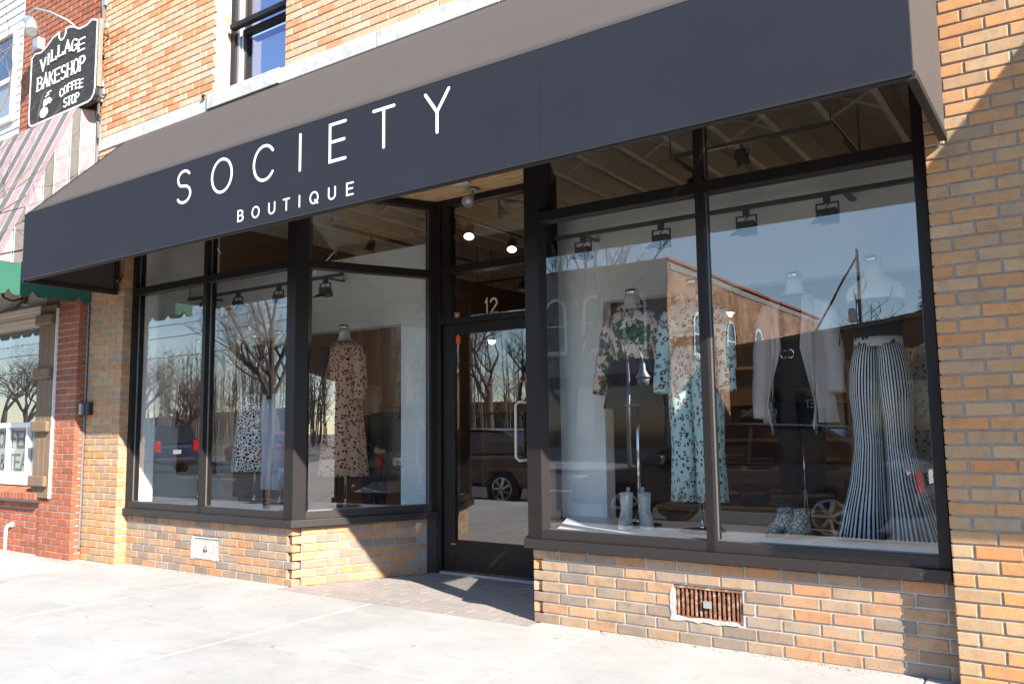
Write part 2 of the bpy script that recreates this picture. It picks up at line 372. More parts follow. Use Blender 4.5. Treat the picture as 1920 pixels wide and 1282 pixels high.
        me.materials.append(m)
        o = bpy.data.objects.new(name, me); COL.objects.link(o)
        if parent: o.parent = parent; o.location = o0-worg(parent)
        else: o.location = o0
        ORG[o.name] = o0.copy()
        if bevel:
            md = o.modifiers.new('bevel', 'BEVEL'); md.width = bevel; md.segments = 2; md.limit_method = 'ANGLE'
        if thick:
            md = o.modifiers.new('solid', 'SOLIDIFY'); md.thickness = thick; md.offset = 0
        return o
def tag(o, label=None, cat=None, group=None, kind=None):
    if label: o['label'] = label
    if cat: o['category'] = cat
    if group: o['group'] = group
    if kind: o['kind'] = kind
    return o
def thing(name, label, cat, loc=(0,0,0), group=None, parent=None):
    o = bpy.data.objects.new(name, None); COL.objects.link(o); o.empty_display_size = .1
    o.location = Vector(loc)-worg(parent)
    if parent: o.parent = parent
    ORG[o.name] = Vector(loc); return tag(o, label, cat, group)
def part_empty(name, parent): return thing(name, None, None, worg(parent), None, parent)
def copy_tree(o, loc=None, parent=None, rotz=None):
    c = o.copy(); COL.objects.link(c); c.parent = parent
    if loc is not None: c.location = loc
    if rotz is not None: c.rotation_euler[2] = rotz
    for ch in list(o.children): copy_tree(ch, None, c)
    return c

# ------------------------------------------------------------------ bricks
C, L, J = .0677, .2032, .0095
_bm = {}
def brick_mesh(ln, h, dep, var, m):
    key = (round(ln, 3), round(h, 3), round(dep, 3), var, m.name)
    if key in _bm: return _bm[key]
    rn = random.Random(hash(key) & 0xffff)
    e = .004; q = lambda a: a+rn.uniform(-.0016, .0016)
    back = [(0,dep,0),(ln,dep,0),(ln,dep,h),(0,dep,h)]
    mid = [(q(0),e,q(0)),(q(ln),e,q(0)),(q(ln),e,q(h)),(q(0),e,q(h))]
    fr = [(q(e),rn.uniform(0,.0012),q(e)),(q(ln-e),rn.uniform(0,.0012),q(e)),(q(ln-e),rn.uniform(0,.0012),q(h-e)),(q(e),rn.uniform(0,.0012),q(h-e))]
    f = []
    for a, b in ((0,4),(4,8)):
        for k in range(4): f.append((b+k, b+(k+1) % 4, a+(k+1) % 4, a+k))
    f += [(8,9,10,11), (3,2,1,0)]
    me = bpy.data.meshes.new('brick'); me.from_pydata(back+mid+fr, [], f); me.materials.append(m); me.update()
    bm = bmesh.new(); bm.from_mesh(me); bmesh.ops.recalc_face_normals(bm, faces=bm.faces); bm.to_mesh(me); bm.free()
    _bm[key] = me; return me
def lay(parent, a, b, z0, z1, m, dep=.05, first=0, holes=(), show=None, stuff_mat=None, start=None, end=None, lmin=.03):
    """courses of bricks on the plan line a->b (outside on the right-hand side of travel), from z0 up"""
    a = Vector((a[0], a[1], 0)); b = Vector((b[0], b[1], 0)); u = (b-a).normalized(); W = (b-a).length
    ang = math.atan2(u.y, u.x); k = 0; po = worg(parent); far = MB(); cnt = 0
    while z0+k*C < z1-.02:
        z = z0+k*C; h = min(C-J, z1-z-.001)
        s0 = start(k) if start else 0; s1 = W-(end(k) if end else 0)
        x = s0 if start else -(L/2 if (k+first) % 2 else 0)
        while x < s1-.005:
            x0, x1 = max(x, s0), min(x+L-J, s1)
            if s1-x1 < lmin: x1 = s1
            segs = [(x0, x1)]
            for (h0, h1, g0, g1) in holes:
                if z+h > g0+.004 and z < g1-.004:
                    ns = []
                    for (p, q) in segs:
                        if q <= h0 or p >= h1: ns.append((p, q))
                        else:
                            if h0-p > lmin: ns.append((p, h0))
                            if q-h1 > lmin: ns.append((h1, q))
                    segs = ns
            for (p, q) in segs:
                if q-p < lmin: continue
                w0 = a+u*p+Vector((0,0,z))
                if show is None or show((a+u*(p+q)/2).x, z):
                    o = bpy.data.objects.new('brick', brick_mesh(round(q-p, 2) if abs(q-p-(L-J)) > .004 else L-J, h, dep, random.randrange(5), m))
                    COL.objects.link(o); o.parent = parent
                    pr = Vector((u.y, -u.x, 0))*random.uniform(-.001, .0016)
                    o.location = w0+pr-po; o.rotation_euler = (0, random.uniform(-.0035, .0035), ang); cnt += 1
                elif stuff_mat:
                    n = Vector((-u.y, u.x, 0)); e = a+u*q
                    P = [w0, Vector((e.x, e.y, z)), Vector((e.x, e.y, z))+n*dep, w0+n*dep]
                    far.hexa(P+[v+Vector((0,0,h)) for v in P])
            x += L
        k += 1
    if far.v: tag(far.obj('brickwork', stuff_mat, parent), kind='stuff')
    return cnt

# ================================================================== GROUND
gr = MB().quad((-600,-600,-.16), (600,-600,-.16), (600,600,-.16), (-600,600,-.16)).obj('road', M['asphalt']); tag(gr, kind='structure')
swk = MB().box(-40, 40, -5.0, 1.3, -.15, -.016).obj('sidewalk', M['joint']); tag(swk, kind='structure')
xs = [-40,-33.5,-27,-20.5,-15.2,-13.4,-11.6,-9.85,-8.03,-6.21,-4.39,-2.58,-.75,1.07,2.9,9,20,40]
ys = [-5.0,-3.06,-1.23,.16]
for i in range(len(xs)-1):
    for j in range(3):
        x0, x1, y0, y1 = xs[i]+.004, xs[i+1]-.004, ys[j]+.004, ys[j+1]-.004
        if j == 2:      # leave the entry to the pavers
            if x0 > -6.3 and x1 < -2.5: y1 = -.015
        dz = random.uniform(-.002, .002)
        MB().box(x0, x1, y0, y1, -.1, dz).obj('slab', M['concrete'], swk, bevel=.006)
for x0, x1 in ((-6.205,-5.475), (-3.022,-2.585)): MB().box(x0, x1, -.010, .16, -.1, .001).obj('slab', M['concrete'], swk, bevel=.004)
krb = MB().box(-40, 40, -5.16, -5.0, -.3, -.004).obj('kerb', M['kerb'], bevel=.015); tag(krb, kind='structure')
fsw = MB().box(-120, 60, -24, -18.5, -.3, -.01).obj('far_pavement', mat('far_pavement', (.20,.195,.185), .9, var=.2, sc=3)); tag(fsw, kind='structure')
lawn = MB().quad((-200,-300,-.13), (-20,-300,-.13), (-20,-24,-.13), (-200,-24,-.13)).obj('lawn', mat('winter_lawn', (.13,.12,.06), .95, var=.4, sc=3)); tag(lawn, kind='structure')
for k in range(14):
    tag(MB().box(-60+k*7, -57+k*7, -11.8, -11.68, -.165, -.152).obj('lane_marking', M['line']), kind='structure')

# ================================================================== SHOP BUILDING
B = thing('shop_building', 'buff brick shop building with black framed display windows and recessed entrance', 'building', (-4.25, .1, 0))
FY = .09
CL, DL, CR, DR = (-5.41, FY), (-4.84, 1.25), (-3.09, FY), (-3.66, 1.25)
# right pier
PR = MB().box(-.577, .86, .008, .34, 0, 6.6).obj('pier', M['mortar'], B)
lay(PR, (-.585, 0), (.87, 0), .002, 6.5, M['yel'], .1, 0, show=lambda x, z: x < .19 and z < 3.5, stuff_mat=M['yel_i'])
# left pier, front and the return beside the window
PL = MB().box(-8.49, -7.875, .008, .34, 0, 4.2).obj('pier', M['mortar_w'], B)
lay(PL, (-8.49, 0), (-7.867, 0), .002, 3.3, M['yel'], .07, 1, show=lambda x, z: z < 2.8, stuff_mat=M['yel_i'])
lay(PL, (-7.867, .073), (-7.867, .20), .002, 3.3, M['yel'], .05, 0, show=lambda x, z: z < 2.8, stuff_mat=M['yel_i'])
# base walls
def mortar_hole(x0, x1, h0, h1, g0, g1):
    b = MB()
    b.box(x0, h0, .123, .32, 0, .472); b.box(h1, x1, .123, .32, 0, .472); b.box(h0, h1, .123, .32, 0, g0); b.box(h0, h1, .123, .32, g1, .472); return b
BL = mortar_hole(-7.87, -5.50, -6.79, -6.385, .135, .330).obj('base_wall', M['mortar_w'], B)
BX, BY = -5.431, .115
ua = Vector((.441, .8975, 0))
lay(BL, (-7.86, BY), (BX, BY), .0, .474, M['bas'], .095, 1, holes=[(1.07, 1.475, .137, .330)], end=lambda k: 0 if k % 2 == 0 else .065)
BA = MB().bar((BX+ua.x*.08-.008, BY+ua.y*.08), (-4.90, 1.19), .003, .2, 0, .472).obj('base_wall', M['mortar'], B)
lay(BA, (BX, BY), (-4.905, 1.185), .0, .474, M['bas'], .095, start=lambda k: .0 if k % 2 == 1 else .085)
BR = mortar_hole(-3.0, -.58, -2.089, -1.669, .135, .330).obj('base_wall', M['mortar_w'], B)
lay(BR, (-3.069, BY), (-.588, BY), .0, .474, M['bas'], .095, holes=[(.98, 1.4, .137, .330)], start=lambda k: 0 if k % 2 == 0 else .062)
ub = Vector((.441, -.8975, 0))
BB = MB().bar((-3.62, 1.19), (-3.11, .20), .003, .2, 0, .472).obj('base_wall', M['mortar_w'], B)
lay(BB, (-3.60, 1.185), (-3.069, .115), .0, .474, M['bas'], .095, 1, end=lambda k: 0 if k % 2 == 1 else .085)
# rusted foundation vents in the base walls
def vent(x0, x1, z0, z1, m, label):
    r = thing('vent_grille', None, None, ((x0+x1)/2, BY, z0), None, B); r['label'] = label
    MB().box(x0+.004, x1-.004, BY+.06, BY+.075, z0+.004, z1-.004).obj('backing', M['black'], r)
    f = MB(); t = .016
    f.box(x0+.004, x1-.004, BY+.006, BY+.05, z0+.003, z0+t); f.box(x0+.004, x1-.004, BY+.006, BY+.05, z1-t, z1-.004)
    f.box(x0+.004, x0+t, BY+.007, BY+.05, z0+t+.001, z1-t-.001); f.box(x1-t, x1-.004, BY+.007, BY+.05, z0+t+.001, z1-t-.001)
    f.obj('grille_frame', m, r)
    n = 14
    for i in range(n):
        x = x0+.03+(x1-x0-.06)*i/(n-1)
        b = MB().box(x-.0055, x+.0055, BY+.012, BY+.03, z0+t+.002, z1-t-.002).obj('slat', m, r)
        b.rotation_euler = (0, random.uniform(-.01, .01), 0)
    s = MB()
    for i in range(1, 4): z = z0+(z1-z0)*i/4; s.box(x0+t+.001, x1-t-.001, BY+.0305, BY+.04, z-.004, z+.004)
    s.obj('cross_bar', m, r)
    sm = MB(); rn = random.Random(int(x0*10)); lo_ = [(x0-.008,z1-.02),(x0-.016,z1-.06)]+[(x0-.006-rn.uniform(0,.014), z1-.06-(z1-z0-.05)*i/7) for i in range(1,7)]
    lo_ += [(x0-.02+(x1-x0)*i/12, z0-.003-rn.uniform(0,.012)) for i in range(12)]+[(x1-.02,z0-.003),(x1-.02,z0+.004)]+[(x1-.02-(x1-x0-.03)*i/9, z0+.006+rn.uniform(0,.012)) for i in range(1,9)]
    lo_ += [(x0+.010+rn.uniform(0,.012), z0+.02+(z1-z0-.04)*i/6) for i in range(6)]+[(x0+.004,z1-.012)]
    sm.prism([(a, BY-.004, b) for a, b in lo_], (0,.012,0))
    sm.obj('mortar_smear', M['smear'], r)
    MB().box((x0+x1)/2-.02, (x0+x1)/2+.025, BY-.004, BY+.011, (z0+z1)/2-.02, (z0+z1)/2+.018).obj('latch', M['galv'], r)
vent(-6.79, -6.385, .1365, .3285, M['pale_vent'], 'pale mortar-clogged vent grille')
vent(-2.089, -1.669, .1365, .3285, M['rustvent'], 'rusty vent grille')
# upper wall with window opening
def zmax(x): return 6.15+(x+8.4)*(-.353)
UW = MB()
UW.box(-8.44, -6.47, .008, .34, 3.36, 6.6); UW.box(-5.49, -.58, .008, .34, 3.36, 6.6); UW.box(-6.465, -5.495, .008, .34, 3.36, 4.2); UW.box(-6.465, -5.495, .008, .34, 6.3, 6.6)
UW = UW.obj('upper_wall', M['mortar_w'], B)
lay(UW, (-8.43, 0), (-6.47, 0), 4.385, 6.55, M['upp'], .07, 0, show=lambda x, z: z < zmax(x)+.1, stuff_mat=M['upp_i'])
lay(UW, (-6.47, .073), (-6.47, .21), 4.385, 6.3, M['upp'], .05, 0, show=lambda x, z: z < 5.5, stuff_mat=M['upp_i'])
lay(UW, (-5.49, 0), (-.6, 0), 4.385, 6.55, M['upp'], .07, 1, show=lambda x, z: z < zmax(x)+.1, stuff_mat=M['upp_i'])
lay(UW, (-8.43, 0), (-8.0, 0), 4.05, 4.235, M['upp'], .07, 1)
# stone ledge
SL = part_empty('stone_ledge', B)
for x0, x1, y0, z0, z1 in [(-8.44,-7.55,-.012,4.238,4.372), (-7.546,-6.555,-.012,4.238,4.372), (-6.55,-5.535,-.03,4.248,4.388), (-5.53,-4.4,-.014,4.245,4.383), (-4.396,-3.2,-.014,4.245,4.383), (-3.196,-.6,-.014,4.245,4.383)]:
    MB().box(x0, x1, y0, .26, z0, z1).obj('stone_block', M['stone'], SL, bevel=.006)
MB().tube([(-6.62,-.02,4.375),(-6.6,-.035,4.40),(-6.57,-.03,4.385)], .012).obj('moss_tuft', mat('dry_moss', (.10,.07,.03), .95), SL)
# upstairs sash window
UWN = part_empty('sash_window', B)
def uw(n, m, *a, **k): return MB().box(*a).obj(n, m, UWN, **k)
uw('outer_frame', M['bronze'], -6.465,-6.41, .16,.30, 4.39,6.28); uw('outer_frame', M['bronze'], -5.55,-5.495, .16,.30, 4.39,6.28)
uw('sash_track', M['galv'], -6.408,-6.372, .19,.29, 4.39,6.28); uw('sash_track', M['galv'], -6.37,-6.345, .21,.29, 4.39,6.28); uw('sash_track', M['bronze'], -6.343,-6.315, .225,.29, 4.39,6.28)
uw('meeting_rail', M['bronze'], -6.405,-5.552, .10,.158, 5.04,5.085); uw('meeting_rail', M['bronze'], -6.312,-5.552, .18,.24, 4.985,5.036)
uw('pane', M['glass_up'], -6.312,-5.552, .262,.268, 4.39,4.985); uw('pane', M['glass_up'], -6.34,-5.552, .252,.258, 5.09,6.28)
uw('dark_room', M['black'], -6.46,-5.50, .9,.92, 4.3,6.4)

# ---------------------------------------------------------------- storefront framing
def off_pts(P, d):
    out = []
    for i, p in enumerate(P):
        p = Vector((p[0], p[1]))
        us = []
        if i: us.append((p-Vector(P[i-1])).normalized())
        if i < len(P)-1: us.append((Vector(P[i+1])-p).normalized())
        ns = [Vector((-u.y, u.x)) for u in us]
        n = sum(ns, Vector((0,0))).normalized(); out.append(p+n*(d/n.dot(ns[0])))
    return out
def leg(P, i, d0, d1, z0, z1):
    a, b = off_pts(P, d0), off_pts(P, d1)
    pl = [a[i], a[i+1], b[i+1], b[i]]
    return MB().hexa([(p.x,p.y,z0) for p in pl]+[(p.x,p.y,z1) for p in pl])
def post(P, i, t0, t1, d0, d1, z0, z1):     # vertical bar on leg i, from distance t0 to t1 along it
    a = Vector(P[i]); u = (Vector(P[i+1])-a).normalized()
    p, q = a+u*t0, a+u*t1
    return MB().bar((p.x,p.y), (q.x,q.y), d0, d1, z0, z1)
ZS0, ZS1, ZB, ZT0, ZT1, ZH0, ZH1 = .475, .535, .597, 2.645, 2.715, 3.30, 3.36
def bay(win, P, i, joints, posts, gaps):
    leg(P, i, -.028, .15, ZS0, ZS1).obj('sill', M['bronze_sill'], win, bevel=.003)
    leg(P, i, .002, .105, ZS1+.001, ZB).obj('bottom_rail', M['bronze_sill'], win, bevel=.002)
    leg(P, i, .002, .105, ZT0, ZT1).obj('transom', M['bronze'], win, bevel=.002)
    leg(P, i, .002, .105, ZH0, ZH1).obj('head', M['bronze'], win, bevel=.002)
    for t0, t1 in posts: post(P, i, t0, t1, 0, .112, ZS1+.0005, ZH1+.001).obj('mullion', M['bronze'], win, bevel=.002)
    for t0, t1 in gaps:
        for z0, z1 in ((ZB, ZT0), (ZT1, ZH0)):
            post(P, i, t0, t1, .052, .058, z0, z1).obj('pane', M['glass'], win)
            e = .007
            s = post(P, i, t0, t0+e, .045, .0515, z0, z1)
            for x in (post(P, i, t1-e, t1, .045, .0515, z0, z1), post(P, i, t0+e, t1-e, .0455, .0512, z0, z0+e)):
                k = len(s.v); s.v += x.v; s.f += [tuple(q+k for q in f) for f in x.f]
            s.obj('glazing_bead', M['bead'], win)
PLB = [(-7.865, FY), CL, DL]; PRB = [DR, CR, (-.60, FY)]
def lng(P, i): return (Vector(P[i+1])-Vector(P[i])).length
W1 = part_empty('display_window', B); w0 = lng(PLB, 0)
bay(W1, PLB, 0, 0, [(0,.05), (1.175,1.225)], [(.05,1.175), (1.225,w0-.11)])
W2 = part_empty('display_window', B); w1 = lng(PLB, 1)
bay(W2, PLB, 1, 0, [(w1-.06, w1)], [(.11, w1-.06)])
W3 = part_empty('display_window', B); w2 = lng(PRB, 0)
bay(W3, PRB, 0, 0, [(0,.06)], [(.06, w2-.11)])
W4 = part_empty('display_window', B); w3 = lng(PRB, 1)
bay(W4, PRB, 1, 0, [(w3-.055, w3), (1.235,1.285)], [(.11,1.235), (1.285,w3-.055)])
for P in (PLB, PRB):                                                   # folded corner posts
    c = Vector(P[1]); u0 = (Vector(P[0])-c).normalized(); u1 = (Vector(P[2])-c).normalized()
    inn = off_pts(P, .12)[1]
    pts = [c, c+u1*.11, c+u1*.11+(inn-c)*.75, inn, c+u0*.11+(inn-c)*.75, c+u0*.11]
    MB().prism([(p.x, p.y, ZS1) for p in pts], (0,0,ZH1-ZS1+.002)).obj('corner_post', M['bronze'], W1 if P is PLB else W4, bevel=.002)
# wall above the window head and entry ceiling
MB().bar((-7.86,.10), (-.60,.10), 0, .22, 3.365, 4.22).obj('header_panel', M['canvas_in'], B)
SO = part_empty('entry_ceiling', B)
for k in range(14):
    y0 = -.0+k*.0895
    t = (y0+.09-FY)/1.16
    x0 = -5.46+max(0, t)*.57-.06; x1 = -3.04-max(0, t)*.57+.06
    if y0+.09 > .095: MB().box(x0, x1, max(y0,.0), y0+.087, 3.363+.001*(k % 2), 3.385).obj('plank', M['pine'], SO, bevel=.003)
MB().lathe([(.09,0),(.092,.006),(.075,.016),(.01,.018)], (-4.28,.89,3.344), 24).obj('recessed_lamp', M['whitepaint'], SO, smooth=True)
fl = MB().lathe([(.055,0),(.058,.012),(.03,.028)], (-4.30,1.10,3.332), 16).obj('flood_lamp', M['galv'], SO)
MB().tube([(-4.30,1.10,3.335),(-4.305,1.09,3.27)], .012).tube([(-4.305,1.085,3.275),(-4.30,1.02,3.215)], [.03,.055], 14).obj('lamp_head', M['galv'], fl, smooth=True)
# door
for sg in (1, -1): MB().prism([(-4.25+sg*a, b, 0) for a, b in [(-.672,1.17),(-.592,1.246),(-.592,1.36),(-.75,1.36),(-.75,1.20)]], (0,0,.4745)).obj('corner_filler', M['bronze'], B)
D = part_empty('entrance', B)
def bx(n, m, par, *a, **k): return MB().box(*a).obj(n, m, par, **k)
for x0 in (-4.84, -3.71): bx('door_jamb', M['bronze'], D, x0, x0+.05, 1.245,1.37, .0,3.362)
bx('header', M['bronze'], D, -4.789,-3.711, 1.25,1.37, 2.205,2.258); bx('transom', M['bronze'], D, -4.789,-3.711, 1.25,1.37, 2.668,2.735); bx('head', M['bronze'], D, -4.789,-3.711, 1.25,1.37, 3.305,3.361)
for z0, z1 in ((2.258,2.668), (2.735,3.305)):
    bx('jamb_stop', M['bronze'], D, -4.789,-4.70, 1.262,1.36, z0+.001,z1-.001)
    bx('pane', M['glass_d'], D, -4.70,-3.711, 1.30,1.306, z0,z1)
bx('threshold', M['galv'], D, -4.789,-3.711, 1.22,1.40, .0,.022)
DO = MB().box(-4.782,-4.655, 1.275,1.32, .03,2.2)
DO.box(-3.86,-3.716, 1.275,1.32, .03,2.2); DO.box(-4.654,-3.861, 1.276,1.319, 2.11,2.199); DO.box(-4.654,-3.861, 1.276,1.319, .031,.292)
DO = DO.obj('door', M['bronze'], D)
bx('pane', M['glass_d'], DO, -4.654,-3.861, 1.295,1.301, .292,2.11)
bx('orange_sticker', M['orange'], DO, -4.645,-4.598, 1.288,1.2915, 2.03,2.098)
bx('number_ledge', M['galv'], DO, -4.69,-4.64, 1.262,1.274, .255,.262)
MB().tube([(-3.872,1.276,1.475),(-3.93,1.235,1.482),(-3.955,1.222,1.455),(-3.957,1.222,1.02),(-3.932,1.235,.992),(-3.872,1.276,.998)], .0125, 8).obj('handle', M['cream'], DO, smooth=True)

# strokes for lettering
def ribbon(mb, pts, wd, fr, t, lift=0, closed=False):
    """flat stroke with round ends; fr(a,b,h) maps drawing coords and height to the world"""
    pts = [Vector(p) for p in pts]; n = len(pts); Ls = []; Rs = []
    for i, p in enumerate(pts):
        q0 = pts[(i-1) % n] if (closed or i) else p; q1 = pts[(i+1) % n] if (closed or i < n-1) else p
        d0 = (p-q0); d1 = (q1-p); d0 = d0.normalized() if d0.length else None; d1 = d1.normalized() if d1.length else None
        d0 = d0 or d1; d1 = d1 or d0
        n0 = Vector((-d0.y, d0.x)); n1 = Vector((-d1.y, d1.x)); nn = (n0+n1).normalized(); k = wd/2/max(.35, nn.dot(n0))
        Ls.append(p+nn*k); Rs.append(p-nn*k)
    if closed: out = None
    else:
        def cap(p, d):
            a0 = math.atan2(d.y, d.x); return [p+Vector((math.cos(a0-math.pi/2+math.pi*j/6), math.sin(a0-math.pi/2+math.pi*j/6)))*wd/2 for j in range(1, 6)]
    V = lambda p, h: Vector(fr(p.x, p.y, h))
    h1 = t+lift
    m_ = n if closed else n-1
    for i in range(m_):
        j = (i+1) % n
        mb.quad(V(Rs[i],h1), V(Rs[j],h1), V(Ls[j],h1), V(Ls[i],h1))
        mb.quad(V(Ls[i],h1), V(Ls[j],h1), V(Ls[j],0), V(Ls[i],0)); mb.quad(V(Rs[j],h1), V(Rs[i],h1), V(Rs[i],0), V(Rs[j],0))
    if not closed:
        for p, d, A, Bq in ((pts[-1], pts[-1]-pts[-2], Rs[-1], Ls[-1]), (pts[0], pts[0]-pts[1], Ls[0], Rs[0])):
            c = [A]+cap(p, d)+[Bq]; mb.poly([V(q,h1) for q in c])
            for k in range(len(c)-1): mb.quad(V(c[k],h1), V(c[k+1],h1), V(c[k+1],0), V(c[k],0))
def arc(cx, cy, rx, ry, a0, a1, n=14): return [(cx+rx*math.cos(R(a0+(a1-a0)*k/n)), cy+ry*math.sin(R(a0+(a1-a0)*k/n))) for k in range(n+1)]
def sans(ch):
    S = {'I': [[(.5,0),(.5,1)]], 'E': [[(1,0),(0,0),(0,1),(1,1)], [(0,.52),(.92,.52)]], 'T': [[(.5,0),(.5,1)], [(0,1),(1,1)]],
     'Y': [[(.5,0),(.5,.5),(1,1)], [(0,1),(.5,.5)]], 'U': [[(0,1),(0,.34)]+arc(.5,.34,.5,.34,180,360)+[(1,1)]],
     'C': [arc(.54,.5,.54,.5,38,322,26)], 'S': [arc(.5,.755,.42,.245,32,255,14)[:-1]+arc(.5,.26,.46,.26,88,-150,16)],
     'B': [[(0,0),(0,1)], [(0,1),(.5,1)]+arc(.5,.76,.4,.24,90,-90,10)+[(0,.52)], [(0,0),(.55,0)]+arc(.55,.26,.45,.26,-90,90,10)],
     '1': [[(.2,.78),(.6,1),(.6,0)]], '2': [arc(.5,.72,.45,.28,165,-30,12)+[(.05,0),(1,0)]]}
    return S.get(ch)
def text_parts(s_list, par, fr, wd, t, m, name='letter'):
    for ch, x0, x1, z0, z1 in s_list:
        mb = MB(); sx, sz = x1-x0, z1-z0; mp = lambda p: (x0+p[0]*sx, z0+p[1]*sz)
        if ch in 'OQ':
            ribbon(mb, [(x0+sx*.5+sx*.5*math.cos(2*math.pi*k/32), z0+sz*.5+sz*.5*math.sin(2*math.pi*k/32)) for k in range(32)], wd, fr, t, closed=True)
            if ch == 'Q': ribbon(mb, [(x0+sx*.62, z0+sz*.28), (x0+sx*.98, z0-sz*.03)], wd, fr, t, .0006)
        else:
            for k, st in enumerate(sans(ch)): ribbon(mb, [mp(p) for p in st], wd, fr, t, .0006*k)
        o = mb.obj(name, m, par)
text_parts([('1',-4.325,-4.285,2.275,2.40), ('2',-4.265,-4.19,2.275,2.40)], D, lambda a, b, h: (a, 1.2995-h, b), .017, .002, mat('grey_digit', (.62,.58,.54), .5), 'digit')
# lock box, conduit, cameras on the left pier
r = MB().box(-8.455,-8.355, -.05,.0, 1.455,1.585).obj('doorbell_box', M['black'], B, bevel=.006)
MB().box(-8.50,-8.457, -.075,-.015, 1.46,1.57).obj('bracket', M['galv'], r)
MB().tube([(-8.505,-.008,.1),(-8.503,-.008,1.3),(-8.507,-.01,2.7)], .012).obj('conduit', M['conduit'], B)
MB().lathe([(.0,-.03),(.02,-.022),(.028,0),(.028,.02)], (-7.90,-.05,2.79), 12).obj('camera_dome', M['black'], B, smooth=True)

# ---------------------------------------------------------------- entry pavers
ent = tag(MB().prism([(p[0],p[1],-.012) for p in [(-5.46,-.012),(-3.04,-.012),(-3.04,.12),(-3.64,1.26),(-4.86,1.26),(-5.46,.12)]], (0,0,.006)).obj('entry_floor', M['mortar_w']), kind='structure')
tw, td = .2032, .1135
for j in range(11):
    y0 = -.008+j*td; tt = max(0, (y0+td/2-.10)/1.12); xa = -5.47+tt*.6; xb = -3.03-tt*.6
    x = -5.75+(tw/2 if j % 2 else 0)
    while x < xb:
        a, b = max(x, xa), min(x+tw-.007, xb)
        if b-a > .03:
            z = random.uniform(-.0015, .0015)
            MB().box(a, b, y0, y0+td-.007, -.006, z).obj('paver', M['tile'], ent)
        x += tw

# ---------------------------------------------------------------- shop interior
IN = part_empty('shop_interior', B)
MB().box(-7.872,-7.835, .206,.36, .58,3.3).obj('reveal_lining', M['white'], IN); MB().box(-8.49,-7.836, .345,.36, .58,3.3).obj('reveal_lining', M['white'], IN)
bx('interior_floor', M['shopfloor'], IN, -8.45,-.30, 1.4,9, -.02,.015)
bx('side_wall', M['white'], IN, -8.62,-8.45, .3,1.52, 0,4.2); bx('side_wall', M['white'], IN, -.36,-.2, .3,1.52, 0,4.2)
bx('side_wall', M['shopwall'], IN, -8.62,-8.45, 1.521,9, 0,4.2); bx('side_wall', M['shopwall'], IN, -.36,-.2, 1.521,9, 0,4.2)
bx('back_wall', M['shopwall'], IN, -8.62,-.2, 9,9.2, 0,4.2)
bx('ceiling', M['ceil'], IN, -8.62,-.2, .30,9.2, 3.96,4.15)
for k in range(19): 
    x = -8.3+k*.42
    bx('rafter', M['rafter'], IN, x, x+.05, .33,8.9, 3.72,3.958)
for k in range(12):
    x = -8.25+k*.84; y = 2.3
    MB().tube([(x+.0,y,3.74),(x+.37,y,3.93)], .014, 4).tube([(x+.0,y+.03,3.93),(x+.37,y+.03,3.74)], .014, 4).obj('cross_brace', M['rafter'], IN)
DW = part_empty('display_wall', B)
bx('panel', M['white'], DW, -5.387,-4.86, 1.375,1.52, .02,2.28); bx('panel', M['white'], DW, -8.449,-8.1, 1.375,1.52, .02,2.28)
bx('header', M['white'], DW, -8.449,-4.86, 1.375,1.52, 2.2805,3.02)
bx('panel', M['white'], DW, -3.64,-3.19, 1.375,1.52, .02,2.28); bx('header', M['white'], DW, -3.64,-.361, 1.375,1.52, 2.2805,3.02)
pl = MB().prism([(x,y,.012) for x, y in [(-8.44,.235),(-5.52,.235),(-4.99,1.37),(-8.44,1.37)]], (0,0,.536)).obj('display_platform', M['platform'], B)
pr = MB().prism([(x,y,.012) for x, y in [(-3.0,.235),(-.37,.235),(-.37,1.37),(-3.54,1.37)]], (0,0,.536)).obj('display_platform', M['platform'], B)

# ================================================================== AWNING
A = thing('awning', 'charcoal canvas shop awning with navy fascia lettered SOCIETY BOUTIQUE', 'awning', (-4.23, -.46, 2.66))
X0, X1, YF, ZA, ZF, ZW = -7.98, -.49, -.921, 2.667, 3.287, 4.243
g = MB(); nx, ny = 60, 10; vi = 0
for i in range(nx+1):
    for j in range(ny+1):
        u, v = i/nx, j/ny
        z = ZF+(ZW-ZF)*v; y = YF+(-.004-YF)*v
        sag = -.012*math.sin(math.pi*v)*(1+.25*math.sin(u*23)); wr = .0022*math.sin(u*70+v*5)*math.sin(math.pi*v)*math.exp(-((u-.03)/.12)**2)*3
        g.v.append(Vector((X0+(X1-X0)*u, y-(sag+wr)*-.5, z+(sag+wr)*.7)))
for i in range(nx):
    for j in range(ny): q = i*(ny+1)+j; g.f.append((q, q+ny+1, q+ny+2, q+1))
g.obj('slope_panel', M['canvas'], A, smooth=True, thick=.004)
MB().box(X0, X1, YF-.004, YF+.004, ZA, ZF-.001).obj('fascia', M['navy'], A)
for xs_ in (-5.72,-2.30): MB().box(xs_, xs_+.018, YF-.0050, YF-.0041, ZA+.013, ZF-.004).obj('seam', M['navy'], A)
MB().box(X0+.001, X1-.001, YF-.0052, YF-.0041, ZA+.001, ZA+.012).obj('hem', M['tube'], A)
MB().tube([(X0+.004,YF+.002,ZF+.002),(X1-.004,YF+.002,ZF+.002)], .0065, 6).obj('seam', M['navy'], A)
for x in (X0, X1):
    MB().prism([(x-.003,YF+.005,ZA+.012),(x-.003,-.006,ZA+.012),(x-.003,-.006,ZW-.012),(x-.003,YF+.005,ZF-.012)], (.006,0,0)).obj('side_panel', M['canvas'], A)
s_ = .018
